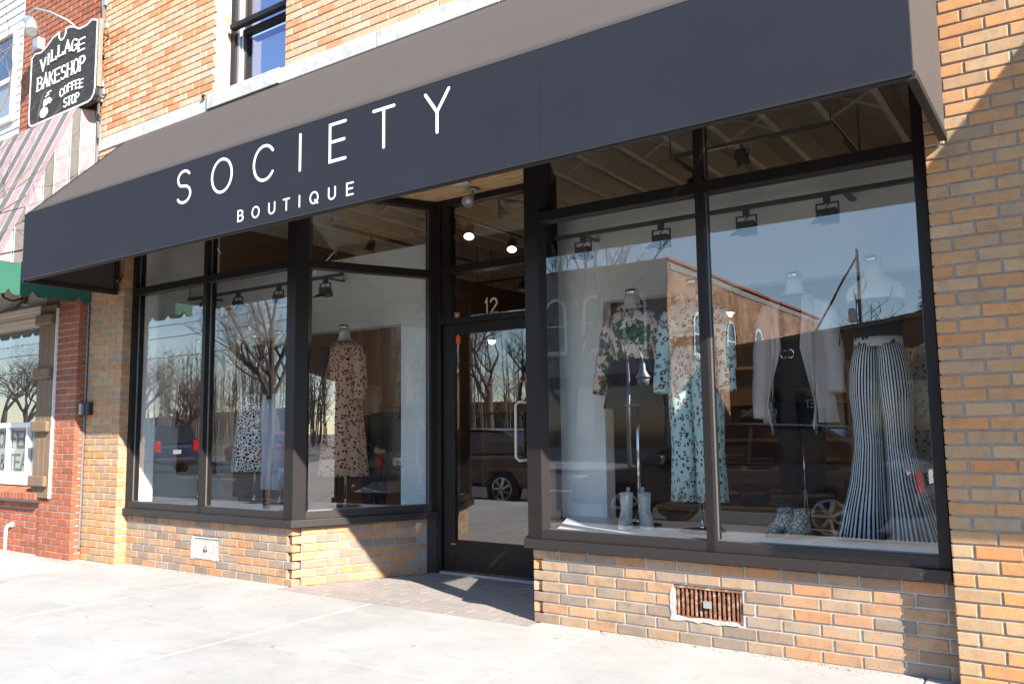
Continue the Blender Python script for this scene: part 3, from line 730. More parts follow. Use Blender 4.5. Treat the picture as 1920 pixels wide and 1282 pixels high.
for n, a in (('bottom_tube', (X0+.008,X1-.008, YF+.008,YF+.042, ZA-.004,ZA+.032)), ('side_tube', (X0-.012,X0+.026, YF+.005,-.012, ZA-.016,ZA+.022)), ('side_tube', (X1-.026,X1+.012, YF+.005,-.012, ZA-.016,ZA+.022)),
             ('wall_tube', (X0+.03,X1-.03, -.045,-.012, ZW-.09,ZW-.055)), ('upright_tube', (X0+.004,X0+.036, -.048,-.012, ZA+.023,ZW-.1)), ('upright_tube', (X1-.036,X1-.004, -.048,-.012, ZA+.023,ZW-.1)), ('upright_tube', (X0+.004,X0+.036, YF+.008,YF+.04, ZA+.034,ZF-.02)), ('upright_tube', (X1-.036,X1-.004, YF+.008,YF+.04, ZA+.034,ZF-.02))):
    MB().box(*a).obj(n, M['tube'], A, bevel=.003)
for k in range(1, 5):
    x = X0+(X1-X0)*k/5
    MB().tube([(x,YF+.03,ZF-.04),(x,-.02,ZW-.07)], .016, 6).obj('rafter_tube', M['tube'], A)
fr = lambda a, b, h: (a, YF-.0045-h, b)
text_parts([('S',-5.59,-5.41,2.982,3.227), ('O',-5.155,-4.926,2.982,3.227), ('C',-4.68,-4.472,2.982,3.227), ('I',-4.215,-4.188,2.982,3.227), ('E',-3.916,-3.774,2.982,3.227), ('T',-3.526,-3.356,2.982,3.227), ('Y',-3.103,-2.926,2.982,3.227)], A, fr, .0205, .0015, M['white_letter'])
text_parts([('B',-4.843,-4.787,2.733,2.808), ('O',-4.687,-4.615,2.733,2.808), ('U',-4.51,-4.451,2.733,2.808), ('T',-4.36,-4.302,2.733,2.808), ('I',-4.209,-4.193,2.733,2.808), ('Q',-4.096,-4.024,2.733,2.808), ('U',-3.922,-3.863,2.733,2.808), ('E',-3.757,-3.703,2.733,2.808)], A, fr, .0115, .0015, M['white_letter'])

# ================================================================== NEXT SHOP beyond the right edge (its awning shades the pier)
NB = thing('next_building', 'neighbouring brick building beyond the buff pier', 'building', (5,.1,0))
MB().box(.885, 12, .02, .3, 0, 7).obj('wall', M['yel_i'], NB)
NA = thing('neighbour_awning', 'plain dark awning on the next building', 'awning', (4, -.5, 2.2))
xn, dn, zb, zf, zt = 1.03, 1.0, 2.22, 3.26, 4.42
MB().prism([(xn,.0,zb),(xn,-dn,zb),(xn,-dn,zf),(xn,0,zt)], (7,0,0)).obj('canopy', M['canvas'], NA)

# ================================================================== BAKERY NEXT DOOR (left)
RB = thing('bakery_building', 'red brick bakery building with white mortar and coffee window', 'building', (-9.6, 0, 0))
RP = MB().box(-8.925,-8.528, -.092,.2, .585,2.75).box(-9.165,-8.528, -.092,.2, 0,.5845).obj('pier', M['mortar_w'], RB)
lay(RP, (-8.93,-.1), (-8.52,-.1), .594, 2.75, M['red'], .05, 0)
lay(RP, (-9.175,-.1), (-8.52,-.1), .002, .59, M['red'], .05, 1)
lay(RP, (-8.52,-.049), (-8.52,.02), .002, 2.75, M['red'], .04, 0, lmin=.02)
RW = MB().box(-12.5,-9.166, -.042,.2, 0,.58).obj('base_wall', M['mortar_w'], RB)
lay(RW, (-12.4,-.05), (-9.176,-.05), .002, .545, M['red'], .05, 0, show=lambda x, z: x > -11.0, stuff_mat=M['red_i'])
rs = MB().box(-12.5,-9.17, -.03,.12, .545,.66).obj('brick_sill', M['mortar_w'], RB)
for k in range(22):
    x = -9.235-k*.0765
    b = MB().hexa([(x,-.15,.58),(x+.066,-.15,.58),(x+.066,.02,.60),(x,.02,.60),(x,-.15,.645),(x+.066,-.15,.645),(x+.066,.02,.71),(x,.02,.71)]).obj('brick', M['red'], rs, bevel=.003)
    if k == 0: pass
BW = part_empty('shop_window', RB)
def pw(n, m, *a, **k): return MB().box(*a).obj(n, m, BW, **k)
pw('bottom_rail', M['whitepaint'], -12.4,-9.31, -.02,.08, .712,.78, bevel=.004); pw('bottom_rail', M['whitepaint'], -12.4,-9.31, .0,.08, .781,.845, bevel=.004)
pw('mid_rail', M['whitepaint'], -12.4,-9.31, .0,.06, 1.345,1.40, bevel=.004)
for x in (-12.4,-11.1,-10.64,-10.18,-9.72): pw('glazing_bar', M['whitepaint'], x-.018,x+.018, .0,.05, .846,1.344, bevel=.003)
pw('jamb', M['whitepaint'], -9.31,-9.25, -.02,.1, .712,2.47)
pw('pane', M['glass'], -12.4,-9.311, .052,.058, 1.401,2.47)
pw('frosted_panel', mat('frosted_panel', (.24,.285,.265), .35, var=.08, sc=5), -12.4,-9.311, .052,.062, .846,1.344)
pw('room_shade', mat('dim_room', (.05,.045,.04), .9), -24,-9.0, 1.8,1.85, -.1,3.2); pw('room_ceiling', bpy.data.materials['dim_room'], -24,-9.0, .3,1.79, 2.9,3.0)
lace = MB()
for k in range(24):
    x = -9.33-k*.12; lace.poly([(x,.12,2.47),(x-.118,.12,2.47),(x-.118,.12,2.33),(x-.09,.12,2.285),(x-.06,.12,2.27),(x-.03,.12,2.285),(x,.12,2.33)])
lace.obj('lace_valance', mat('grey_lace', (.22,.22,.22), .9, var=.5, sc=60), BW, thick=.003)
def serif(ch):
    E_ = {'V': [[(0,1),(.5,0),(1,1)]], 'L': [[(.1,1),(.1,0),(.95,0),(.95,.2)]], 'A': [[(0,0),(.5,1),(1,0)], [(.2,.36),(.8,.36)]], 'G': [arc(.52,.5,.5,.5,45,360,24)[:-2]+[(1,.45),(.62,.45)], [(1,.45),(1,.02)]],
     'K': [[(.08,0),(.08,1)], [(.95,1),(.1,.45)], [(.32,.6),(1,0)]], 'H': [[(.06,0),(.06,1)], [(.94,0),(.94,1)], [(.06,.5),(.94,.5)]], 'P': [[(.06,0),(.06,1),(.5,1)]+arc(.5,.74,.44,.26,90,-90,10)+[(.06,.48)]], 'R': [[(.06,0),(.06,1),(.5,1)]+arc(.5,.74,.44,.26,90,-90,10)+[(.06,.48)], [(.5,.48),(1,0)]], 'N': [[(.06,0),(.06,1),(.94,0),(.94,1)]],
     'F': [[(.08,0),(.08,1),(1,1),(1,.84)], [(.08,.52),(.75,.52)]], '&': [[(1,.0),(.25,.7)]+arc(.48,.8,.24,.2,200,-20,10)+[(.15,.4)]+arc(.42,.25,.38,.25,160,340,10)+[(1,.5)]]}
    return E_.get(ch) or sans(ch)
SERIFS = {'V': [(0,1),(1,1)], 'I': [(.5,0),(.5,1)], 'L': [(.1,1),(.1,0)], 'A': [(0,0),(1,0)], 'B': [(0,0),(0,1)], 'K': [(.08,0),(.08,1),(.95,1),(1,0)], 'H': [(.06,0),(.06,1),(.94,0),(.94,1)], 'P': [(.06,0)], 'F': [(.08,0)], 'T': [(.5,0)]}
def serif_text(txt, x0, x1, z0, z1, par, fr, wd, m, rise=0, gap=.24, t=.003):
    n = len(txt); wch = [.45 if c == 'I' else .25 if c == ' ' else 1 for c in txt]; tot = sum(wch)+gap*(n-1); x = x0
    for i, ch in enumerate(txt):
        w_ = (x1-x0)*wch[i]/tot; h = z1-z0; tt = (x+w_/2-x0)/(x1-x0)*2-1; dz = rise*(1-tt*tt)
        if ch != ' ':
            mb = MB(); k = 0
            if ch == 'O': ribbon(mb, [(x+w_*.5+w_*.5*math.cos(2*math.pi*q/20), z0+dz+h*.5+h*.5*math.sin(2*math.pi*q/20)) for q in range(20)], wd, fr, t, closed=True)
            else:
                for st in serif(ch): ribbon(mb, [(x+p[0]*w_, z0+dz+p[1]*h) for p in st], wd if k == 0 else wd*.75, fr, t, .0005*k); k += 1
                for p in SERIFS.get(ch, []): ribbon(mb, [(x+p[0]*w_-wd*.9, z0+dz+p[1]*h), (x+p[0]*w_+wd*.9, z0+dz+p[1]*h)], wd*.4, fr, t, .0005*k); k += 1
            mb.obj('letter', m, par)
        x += w_+(x1-x0)*gap/tot
frb = lambda a, b, h: (a, .0515-h, b)
LET = mat('window_letter', (.10,.095,.09), .6)
serif_text('COFFEE', -10.62,-9.75, 1.13,1.30, BW, frb, .035, LET); serif_text('& TEA', -10.42,-9.81, .875,1.04, BW, frb, .028, LET)
cup = MB(); ribbon(cup, [(-9.60,1.12),(-9.59,.98)]+arc(-9.5,.96,.09,.05,180,360)+[(-9.40,1.12),(-9.60,1.12)], .012, frb, .003)
ribbon(cup, arc(-9.5,.89,.14,.02,180,360), .012, frb, .003, .0005); ribbon(cup, [(-9.56,1.17),(-9.50,1.21),(-9.53,1.26),(-9.46,1.30)], .02, frb, .003, .001); cup.obj('cup_drawing', LET, BW)
SH = part_empty('shutter', RB)
for k in range(3): MB().box(-9.275+k*.112,-9.165+k*.112, -.128,-.10, .60,2.64).obj('plank', M['wood'], SH, bevel=.006)
for z in (2.43,1.85,1.29,.72): MB().box(-9.29,-8.945, -.175,-.129, z,z+.115).obj('batten', M['wood'], SH, bevel=.015)
MB().box(-8.938,-8.927, -.125,-.09, .60,2.6).obj('pale_trim', M['whitepaint'], SH)
CO = part_empty('cornice', RB)
for z0, z1, y0 in ((2.472,2.52,-.05), (2.521,2.545,-.075), (2.546,2.60,-.06), (2.601,2.625,-.10), (2.626,2.66,-.12)): MB().box(-12.4,-9.285, y0,.1, z0,z1).obj('moulding', M['trim'], CO, bevel=.005)
for k in range(22): MB().box(-9.30-(k+1)*.14,-9.304-k*.14, -.03,.05, 2.661,3.1).obj('board', M['trim'], CO, bevel=.004)
MB().box(-9.285,-8.93, -.06,.1, 2.645,3.1).obj('end_board', M['wood'], CO)
ir = MB().lathe([(.05,-.06),(.06,-.05),(.06,-.03),(.02,-.029)], (-9.83,0,2.80), 14, 'y').obj('lamp_bracket', M['iron'], RB)
MB().tube([(-9.83,-.06,2.80),(-9.86,-.16,2.76),(-9.93,-.22,2.80),(-10.02,-.22,2.95),(-10.1,-.2,3.0)], .014, 6).tube([(-9.80,-.06,2.78),(-9.9,-.12,2.68),(-10.1,-.14,2.66),(-10.3,-.14,2.66)], .012, 6).obj('scroll', M['iron'], ir, smooth=True)
MB().box(-9.90,-9.76, -.032,-.005, 2.71,2.87).obj('mount_plate', M['galv'], ir)
UR = MB().box(-10.27,-8.445, .008,.3, 3.1,7.2).obj('upper_wall', M['mortar_w'], RB)
lay(UR, (-10.28,0), (-8.44,0), 4.62, 7.1, M['red'], .05, 0, show=lambda x, z: z < 6.55, stuff_mat=M['red_i'])
pp = MB().tube([(-9.86,-.10,.0),(-9.86,-.10,.24),(-9.85,-.085,.275),(-9.82,-.055,.285)], .019, 8).obj('vent_pipe', M['whitepaint'], RB, smooth=True)
MB().lathe([(.028,-.02),(.03,0)], (-9.82,-.05,.285), 10, 'y').obj('collar', M['whitepaint'], pp)
# electric cable down the joint of the two houses
cb = MB(); pts = [(-8.44+.012*math.sin(z*9), -.02, z) for z in [4.38+.1*i for i in range(24)]]
cb.tube(pts, .009, 5).tube([(p[0]+.02*math.sin(p[2]*5), -.03, p[2]) for p in pts], .006, 5)
cb.obj('cable', M['conduit'], RB)
for z in (5.86, 4.95, 4.78): MB().box(-8.47,-8.40, -.03,-.004, z,z+.06).obj('clip', M['galv'], RB)
# striped awning
def stripe_mat(name, axis, per, ph):
    mt, t, b = new_mat(name); b.inputs['Roughness'].default_value = .85; b.inputs['Specular IOR Level'].default_value = .2
    s = t.nodes.new('ShaderNodeSeparateXYZ'); t.links.new(wpos(t), s.inputs[0])
    f = mth(t, 'FRACT', mth(t, 'ADD', mth(t, 'DIVIDE', s.outputs[axis], per), ph))
    P, G_, W_, V = (.385,.275,.285), (.16,.145,.135), (.56,.55,.53), (.05,.125,.095)
    c = ramp(t, f, [(0,G_), (.28,V), (.31,W_), (.35,P), (.84,W_), (.88,V), (.92,W_), (.95,G_)], 'CONSTANT')
    c = mixc(t, c, (.8,.8,.78), ramp(t, noise(t, 7, 5, .7, wpos(t)), [(.45, (0,0,0)), (.7, (1,1,1))]), 'MULTIPLY')
    t.links.new(c, b.inputs['Base Color']); return mt
SA = thing('bakery_awning', 'pink and grey striped awning with green scalloped valance', 'awning', (-10.5,-.45,2.6))
xr, xl = -8.5, -13
MS = stripe_mat('striped_canvas', 0, .36, .3)
MB().prism([(xl,-.235,4.66),(xr,-.235,4.66),(xr,-.925,2.925),(xl,-.925,2.925)], (0,.006,.004)).obj('slope_panel', MS, SA)
MB().prism([(xl,-.003,4.70),(xr,-.003,4.70),(xr,-.234,4.661),(xl,-.234,4.661)], (0,0,.005)).obj('top_panel', MS, SA)
MB().prism([(xr,-.004,2.93),(xr,-.004,4.695),(xr,-.23,4.655),(xr,-.915,2.93)], (.006,0,0)).obj('side_panel', stripe_mat('striped_side', 1, .25, .05), SA)
def scallop(n, ax):
    pts = []
    for k in range(n):
        for j in range(7):
            t = (k+j/6)/n
            pts.append((t, 2.60+(.0 if j in (0,6) else .03*(abs(j-3)/3)**.5*-1+.06*(1 if j in (1,5) else .0))))
    return pts
def wavy(n):
    out = []
    for k in range(n*10+1):
        p = (k % 10)/10; out.append((k/(n*10), 2.615+(.055*math.exp(-((p-.5)/.10)**2))-.012*math.cos(2*math.pi*(p-.5))*.0))
    return out
wv = wavy(14); MB().prism([(xr+(xl-xr)*t,-.926,z) for t, z in wv]+[(xl,-.926,2.922),(xr,-.926,2.922)], (0,.005,0)).obj('valance', M['green'], SA)
wv = wavy(4); MB().prism([(xr,-.92+.91*t,z) for t, z in wv]+[(xr,-.01,2.927),(xr,-.92,2.927)], (.005,0,0)).obj('valance', M['green'], SA)
# hanging wooden sign
SG = thing('shop_sign', 'black painted wooden sign reading VILLAGE BAKESHOP COFFEE STOP with white border', 'sign', (-8.96,-.17,4.7))
def signpts(ins):
    x0, x1, z0, z1 = -9.61+ins, -8.20-ins, 4.69+ins, 5.59-ins; P = []
    P += [(x0+.09+.09*math.cos(R(a)), z0+.09+.09*math.sin(R(a))) for a in (180,210,240,270)]
    P += [(x1-.12+.12*math.cos(R(a)), z0+.12+.12*math.sin(R(a))) for a in (270,300,330,360)]
    P += [(x1, z1-.02), (x1-.10, z1+.015), (x1-.22, z1-.015), (x1-.36, z1-.01), (x1-.48, z1+.05), (x1-.57, z1+.075)]
    c = -8.93
    P += [(c+.075*math.cos(R(a)), z1+.045+.075*math.sin(R(a))) for a in (20,-20,-60,-90,-120,-160,-200)]
    P += [(x0+.46, z1+.05), (x0+.34, z1-.015), (x0+.22, z1-.05), (x0+.08, z1-.03), (x0, z1-.07)]
    return P
MB().prism([(a,-.20,b) for a, b in signpts(0)], (0,.055,0)).obj('board', M['signwood'], SG)
bd = MB(); ribbon(bd, signpts(.012), .02, lambda a, b, h: (a,-.2005-h,b), .004, closed=True); bd.obj('border', M['signedge'], SG)
MB().box(-8.199,-8.186, -.195,-.15, 4.84,5.58).obj('edge_wood', M['signside'], SG)
for z in (4.93,5.16,5.37): MB().box(-9.59,-8.22, -.2012,-.1995, z,z+.004).obj('plank_joint', M['black'], SG)
frs = lambda a, b, h: (a, -.2012-h, b)
serif_text('VILLAGE', -9.38,-8.45, 5.29,5.415, SG, frs, .019, M['signedge'], .08, .26, .009)
serif_text('BAKESHOP', -9.43,-8.43, 5.085,5.235, SG, frs, .022, M['signedge'], 0, .26, .006)
serif_text('COFFEE', -8.92,-8.45, 4.885,4.972, SG, frs, .0155, M['signedge'], .028, .24, .005)
serif_text('STOP', -8.83,-8.52, 4.755,4.85, SG, frs, .017, M['signedge'], 0, .22, .005)
cp = MB(); cp.prism([(-9.255+.085*math.cos(2*math.pi*k/20), -.2015, 4.80+.06*math.sin(2*math.pi*k/20)) for k in range(20)], (0,-.006,0))
cp.prism([(a,-.2015,b) for a, b in [(-9.27,4.865),(-9.14,4.88),(-9.125,4.93),(-9.14,4.95),(-9.26,4.945),(-9.275,4.91)]], (0,-.0065,0))
ribbon(cp, [(-9.23,4.972),(-9.17,4.985),(-9.19,5.005),(-9.12,5.015)], .017, frs, .006, .001); ribbon(cp, [(-9.125,4.93),(-9.09,4.905),(-9.12,4.88)], .012, frs, .006, .0015)
cp.obj('cup_emblem', M['signedge'], SG)
for x, z in ((-8.19,5.47), (-8.21,4.76)): MB().box(x,x+.07, -.155,-.13, z,z+.055).obj('bracket', M['galv'], SG)
for x, z in ((-8.35,5.5), (-8.35,4.85), (-9.5,5.45), (-9.5,4.85)): MB().tube([(x,-.145,z),(x,.0,z)], .012).obj('standoff', M['iron'], SG)
SLP = thing('sign_lamp', 'grey gooseneck lamp reaching over the bakeshop sign', 'lamp', (-9.75,0,5.95))
MB().box(-9.86,-9.72, -.09,-.001, 5.72,5.87).obj('junction_box', M['galv'], SLP, bevel=.01)
MB().tube([(-8.92,-.0,5.72),(-8.95,-.14,5.80),(-9.15,-.24,5.92),(-9.40,-.28,6.02),(-9.54,-.27,6.02),(-9.58,-.26,5.97)], .013, 8).obj('arm', M['galv'], SLP, smooth=True)
MB().tube([(-9.62,-.27,5.97),(-9.57,-.24,5.90)], [.05,.055], 12).tube([(-9.55,-.25,5.93),(-9.42,-.30,5.75)], [.06,.072], 14).obj('lamp_shade', M['galv'], SLP, smooth=True)
MB().tube([(-9.425,-.298,5.757),(-9.418,-.300,5.748)], [.062,.062], 14).obj('lens', M['lens'], SLP)
# white clapboard house beyond
WH = thing('clapboard_house', 'white clapboard house wall with blue reflecting sash window', 'building', (-12,.1,0))
MB().box(-16,-10.30, .03,.3, 3.1,8).obj('wall', M['whitepaint'], WH)
for k in range(34):
    z = 4.3+k*.105
    for x0, x1 in (((-16,-10.285),) if not 5.02 < z < 6.15 else ((-10.395,-10.285), (-16,-11.45))):
        MB().hexa([(x0,-.012,z),(x1,-.012,z),(x1,.03,z),(x0,.03,z),(x0,.006,z+.108),(x1,.006,z+.108),(x1,.03,z+.108),(x0,.03,z+.108)]).obj('clapboard', M['whitepaint'], WH)
WW = part_empty('window', WH)
for a in ((-11.45,-10.40, -.05,.03, 5.03,5.10), (-11.45,-11.37, -.03,.03, 5.101,6.16), (-10.48,-10.40, -.03,.03, 5.101,6.16), (-11.45,-10.40, -.03,.03, 6.161,6.24), (-11.369,-10.481, -.015,.02, 5.56,5.62)): MB().box(*a).obj('window_frame', M['whitepaint'], WW)
MB().box(-11.369,-10.481, .003,.008, 5.621,6.16).obj('pane', M['glass_up'], WW); MB().box(-11.369,-10.481, .003,.008, 5.101,5.56).obj('pane', M['glass'], WW)
MB().box(-11.369,-10.481, .016,.028, 5.101,6.16).obj('blind', mat('grey_blind', (.30,.30,.30), .8), WW)

# ================================================================== TRACK LIGHTS
TG = 'grey flood heads on the window tracks'
def flood(par, x, y, z):
    h = part_empty('spotlight', par); ORG[h.name] = worg(par).copy()
    MB().box(x-.02,x+.02, y-.02,y+.02, z-.045,z).tube([(x,y,z-.04),(x+.01,y,z-.06),(x-.01,y,z-.075),(x,y,z-.09)], .005, 5).obj('stem', M['track'], h)
    MB().box(x-.075,x+.075, y-.008,y+.008, z-.052,z-.044).box(x-.075,x-.067, y-.008,y+.008, z-.14,z-.053).box(x+.067,x+.075, y-.008,y+.008, z-.14,z-.053).obj('yoke', M['track'], h)
    MB().hexa([(x-.066,y-.03,z-.16),(x+.066,y-.03,z-.16),(x+.066,y+.055,z-.185),(x-.066,y+.055,z-.185),(x-.066,y-.035,z-.085),(x+.066,y-.035,z-.085),(x+.066,y+.03,z-.10),(x-.066,y+.03,z-.10)]).obj('housing', M['track'], h, bevel=.012)
    MB().hexa([(x-.085,y-.10,z-.20),(x+.085,y-.10,z-.20),(x+.085,y-.032,z-.158),(x-.085,y-.032,z-.158),(x-.085,y-.10,z-.195),(x+.085,y-.10,z-.195),(x+.085,y-.032,z-.153),(x-.085,y-.032,z-.153)]).obj('visor', M['track'], h)
def rail(name, label, pts, z, group):
    t = thing(name, label, 'track light', (pts[0][0], pts[0][1], z), group)
    for a, b in zip(pts, pts[1:]):
        if a[0] != b[0]: MB().box(min(a[0],b[0])-.017,max(a[0],b[0])+.017, a[1]-.017,a[1]+.017, z-.03,z).obj('rail', M['track'], t)
        else: MB().box(a[0]-.0165,a[0]+.0165, min(a[1],b[1])+.018,max(a[1],b[1])-.018, z-.0295,z-.0005).obj('rail', M['track'], t)
    n = max(2, len(pts))
    for a in pts[:2] if len(pts) == 2 else pts: MB().tube([(a[0],a[1],z),(a[0],a[1],3.94 if z > 3 else z+.12)], .006, 5).obj('hanger', M['track'], t)
    return t
tz = 2.80; ty = 1.10
t1 = rail('track_light', 'grey track with four flood heads above the clothes in the wide display window', [(-3.44,ty),(-.75,ty)], tz, None)
for x in (-3.20,-2.53,-1.88,-1.33): flood(t1, x, ty, tz-.03)
t2 = rail('track_light', 'grey track with four flood heads above the clothes left of the entrance', [(-8.40,ty),(-5.92,ty)], tz, None)
for x in (-8.12,-7.52,-6.85,-6.15): flood(t2, x, ty, tz-.03)
for t_ in (t1, t2):
    x0 = t_.location.x
    for k in (0, 1): MB().box(x0+.2+k*2,x0+.24+k*2, ty+.018,1.374, tz-.022,tz-.008).obj('wall_bracket', M['track'], t_)
LAMPS = []
def can(par, x, y, z, dx, dy, lit):
    h = part_empty('spotlight', par); ORG[h.name] = worg(par).copy()
    d = Vector((dx, dy, -1)).normalized(); p = Vector((x, y, z-.10))
    MB().tube([(x,y,z),(x,y,z-.06)], .010, 6).box(x-.055,x-.047, y-.01,y+.01, z-.12,z-.055).box(x+.047,x+.055, y-.01,y+.01, z-.12,z-.055).box(x-.055,x+.055, y-.01,y+.01, z-.054,z-.046).obj('yoke', M['track'], h)
    MB().tube([p-d*.06, p+d*.02, p+d*.06, p+d*.08], [.035,.046,.058,.062], 14).obj('housing', M['track'], h, smooth=True)
    MB().tube([p+d*.0805, p+d*.083], [.052,.052], 16).obj('bulb', M['bulb'] if lit else M['lens'], h)
    if lit: LAMPS.append((p+d*.10, d))
t3 = rail('track_light', 'dark rectangular track loop under the rafters seen through the upper panes', [(-2.70,2.3),(-2.70,1.72),(-1.42,1.72),(-1.42,2.7)], 3.5, None)
can(t3, -2.1, 1.72, 3.47, .1, .3, False); can(t3, -1.42, 2.45, 3.47, .1, -.5, True); can(t3, -2.70, 2.2, 3.47, .3, .3, False)
t4 = rail('track_light', 'ceiling track with two lit spotlights seen above the door', [(-5.30,1.8),(-5.30,4.4)], 3.5, None)
can(t4, -5.30, 2.35, 3.47, .3, -.5, True); can(t4, -5.30, 3.15, 3.47, .3, -.5, True)
t5 = rail('track_light', 'ceiling track seen through the slanting window beside the door', [(-6.60,1.6),(-6.60,4.2)], 3.5, None)
can(t5, -6.60, 2.2, 3.47, -.2, -.3, False); can(t5, -6.60, 3.1, 3.47, -.2, -.3, False)
t6 = rail('track_light', 'short ceiling track with one lit lamp behind the corner post', [(-7.85,1.55),(-7.85,3.4)], 3.5, None)
can(t6, -7.85, 2.25, 3.47, .3, -.4, True); can(t6, -7.85, 3.2, 3.47, .2, .2, False)
t7 = rail('track_light', 'ceiling track deep in the shop seen over the door number', [(-7.2,5.0),(-4.2,5.0)], 3.4, None)
can(t7, -6.4, 5.0, 3.37, .0, -.4, False); can(t7, -5.2, 5.0, 3.37, .0, .4, False)
for p, d in LAMPS:
    ld = bpy.data.lights.new('spot', 'SPOT'); ld.energy = 5; ld.color = (1,.76,.5); ld.spot_size = R(95); ld.spot_blend = .6; ld.shadow_soft_size = .05
    lo = bpy.data.objects.new('spot_lamp', ld); COL.objects.link(lo); lo.location = p; lo.rotation_euler = (-d).to_track_quat('Z', 'Y').to_euler()

# ================================================================== MANNEQUINS
PZ = .549
def sleeve(mb, pts, rad, n=14, fold=.05):
    pts = [Vector(p) for p in pts]; i = len(mb.v); acc = 0; prev = None
    fine = []
    for k in range(len(pts)-1):
        for q in range(4): fine.append((pts[k].lerp(pts[k+1], q/4), rad[k]+(rad[k+1]-rad[k])*q/4))
    fine.append((pts[-1], rad[-1]))
    for k, (p, r) in enumerate(fine):
        d = (fine[min(k+1, len(fine)-1)][0]-fine[max(k-1, 0)][0]).normalized()
        a = Vector((0,1,0)); a = (a-d*a.dot(d)).normalized(); b = d.cross(a)
        if k: acc += (p-fine[k-1][0]).length
        for j in range(n):
            an = 2*math.pi*j/n; rr = r*(1+fold*math.sin(3*an+k*1.3)+fold*.8*math.sin(k*2.1+an))
            mb.uv[len(mb.v)] = (j/n*.36, acc); mb.v.append(p+(a*math.cos(an)*.85+b*math.sin(an))*rr)
    for k in range(len(fine)-1):
        for j in range(n): mb.f.append((i+k*n+j, i+k*n+(j+1) % n, i+(k+1)*n+(j+1) % n, i+(k+1)*n+j))
def dress_form(label, x, y, group='dress forms standing in the display windows', z0=PZ, top=2.25, sc=1, cap='chrome'):
    t = thing('mannequin', label, 'mannequin', (x, y, z0), group); H = top-2.25
    MB().lathe([(.155,.001),(.158,.006),(.15,.012),(.02,.016)], (x,y+.03,z0), 28).obj('base_plate', mat('base_plate', (.20,.13,.09), .25, .6) if 'base_plate' not in bpy.data.materials else bpy.data.materials['base_plate'], t, smooth=False)
    MB().tube([(x,y+.03,z0+.012),(x,y+.03,1.55)], .013, 10).lathe([(.026,0),(.026,.02),(.015,.03)], (x,y+.03,z0+.0165), 10).obj('pole', M['chrome'], t, smooth=True)
    r = [(1.60,.07,.045),(1.66,.10,.06),(1.72,.115,.075),(1.77,.122,.085),(1.88,.145,.105),(1.97,.165,.108),(2.04,.175,.09),(2.085,.150,.075),(2.115,.10,.062),(2.14,.064,.056),(2.19,.054,.052),(2.235,.053,.051)]
    MB().rings([(z+H, x, y, a, b) for z, a, b in r], 28, cap=True).obj('torso', F['white'], t, smooth=True)
    MB().lathe([(.053,0),(.054,.004),(.054,.03),(.05,.034)], (x,y,2.2355+H), 20).obj('neck_cap', M['chrome'], t, smooth=True)
    return t
def gm(t, name, m, build, thick=.004):
    b = MB(); build(b); return b.obj(name, m, t, smooth=True, thick=thick)
def top_rings(x, y, zb, wb, zt=2.10, sx=1.0): return [(zb,x,y,wb,wb*.72,1.4),(zb+.06,x,y,wb*.97,wb*.70,1.2),(1.88,x,y,.165*sx,.125,.9),(1.97,x,y,.18*sx,.125,.6),(2.04,x,y,.19*sx,.105,.4),(2.085,x,y,.165*sx,.09,.3),(zt+.012,x,y,.115*sx,.075,.2)]
def sleeves(b, x, y, zc, out=.10, r1=.06, r2=.052, lx=None, zr=None):
    sleeve(b, [(x-.165,y,2.045),(x-.205,y-.005,1.93),(x-.20-out*.5,y-.01,1.72),(x-.18-out,y-.04,zc)], [.055,r1,r1,r2])
    sleeve(b, [(x+.165,y,2.045),(x+.205,y-.005,1.93),(x+.20+out*.5,y-.01,1.72),(x+.18+out,y-.04,zr or zc)], [.055,r1,r1,r2])
def collar(b, x, y, z=2.10, rx=.10, ry=.075, h=.05):
    b.rings([(z,x,y,rx,ry),(z+h*.6,x,y+.006,rx*.86,ry*.92),(z+h,x,y+.006,rx*.98,ry),(z+h*.45,x,y-.004,rx*1.25,ry*1.2)], 24, .02, 5, arc=(R(-60),R(240)))
# R1 leaf blouse and dark skirt
x, y = -2.71, .95
t = dress_form('mannequin in pale leaf print blouse and dark flared leather skirt', x, y)
gm(t, 'blouse', F['leaf'], lambda b: (b.rings(top_rings(x, y, 1.74, .155), 44, .022, 11, seed=1), sleeves(b, x, y, 1.50, .085, .066, .060), collar(b, x, y)))
gm(t, 'skirt', F['wine'], lambda b: b.rings([(1.785,x,y,.140,.10,.1),(1.74,x,y,.155,.115,.4),(1.60,x,y,.19,.15,1),(1.48,x,y,.215,.175,1.2),(1.395,x,y,.23,.19,1.4)], 60, .03, 10, seed=2))
# R2 mint leopard set
x, y = -2.19, .83
t = dress_form('mannequin in mint leopard print blouse and matching wide trousers', x, y)
gm(t, 'blouse', F['mint'], lambda b: (b.rings(top_rings(x, y, 1.86, .16), 44, .022, 10, seed=3), sleeves(b, x, y, 1.49, .055, .062, .058), collar(b, x, y, 2.10, .105, .08, .07)))
gm(t, 'belt', F['black'], lambda b: b.rings([(1.80,x,y,.128,.10),(1.862,x,y,.132,.102)], 32))
def wide(b):
    for s in (-1, 1): b.rings([(1.80,x+s*.058,y,.074,.10,.1),(1.70,x+s*.072,y,.090,.124,.4),(1.55,x+s*.082,y,.100,.138,.8),(1.41,x+s*.085,y,.098,.135,.9),(1.1,x+s*.085,y,.088,.12,1),(.755,x+s*.092,y,.098,.125,1.3)], 36, .03, 7, seed=5+s)
gm(t, 'trousers', F['mint'], wide)
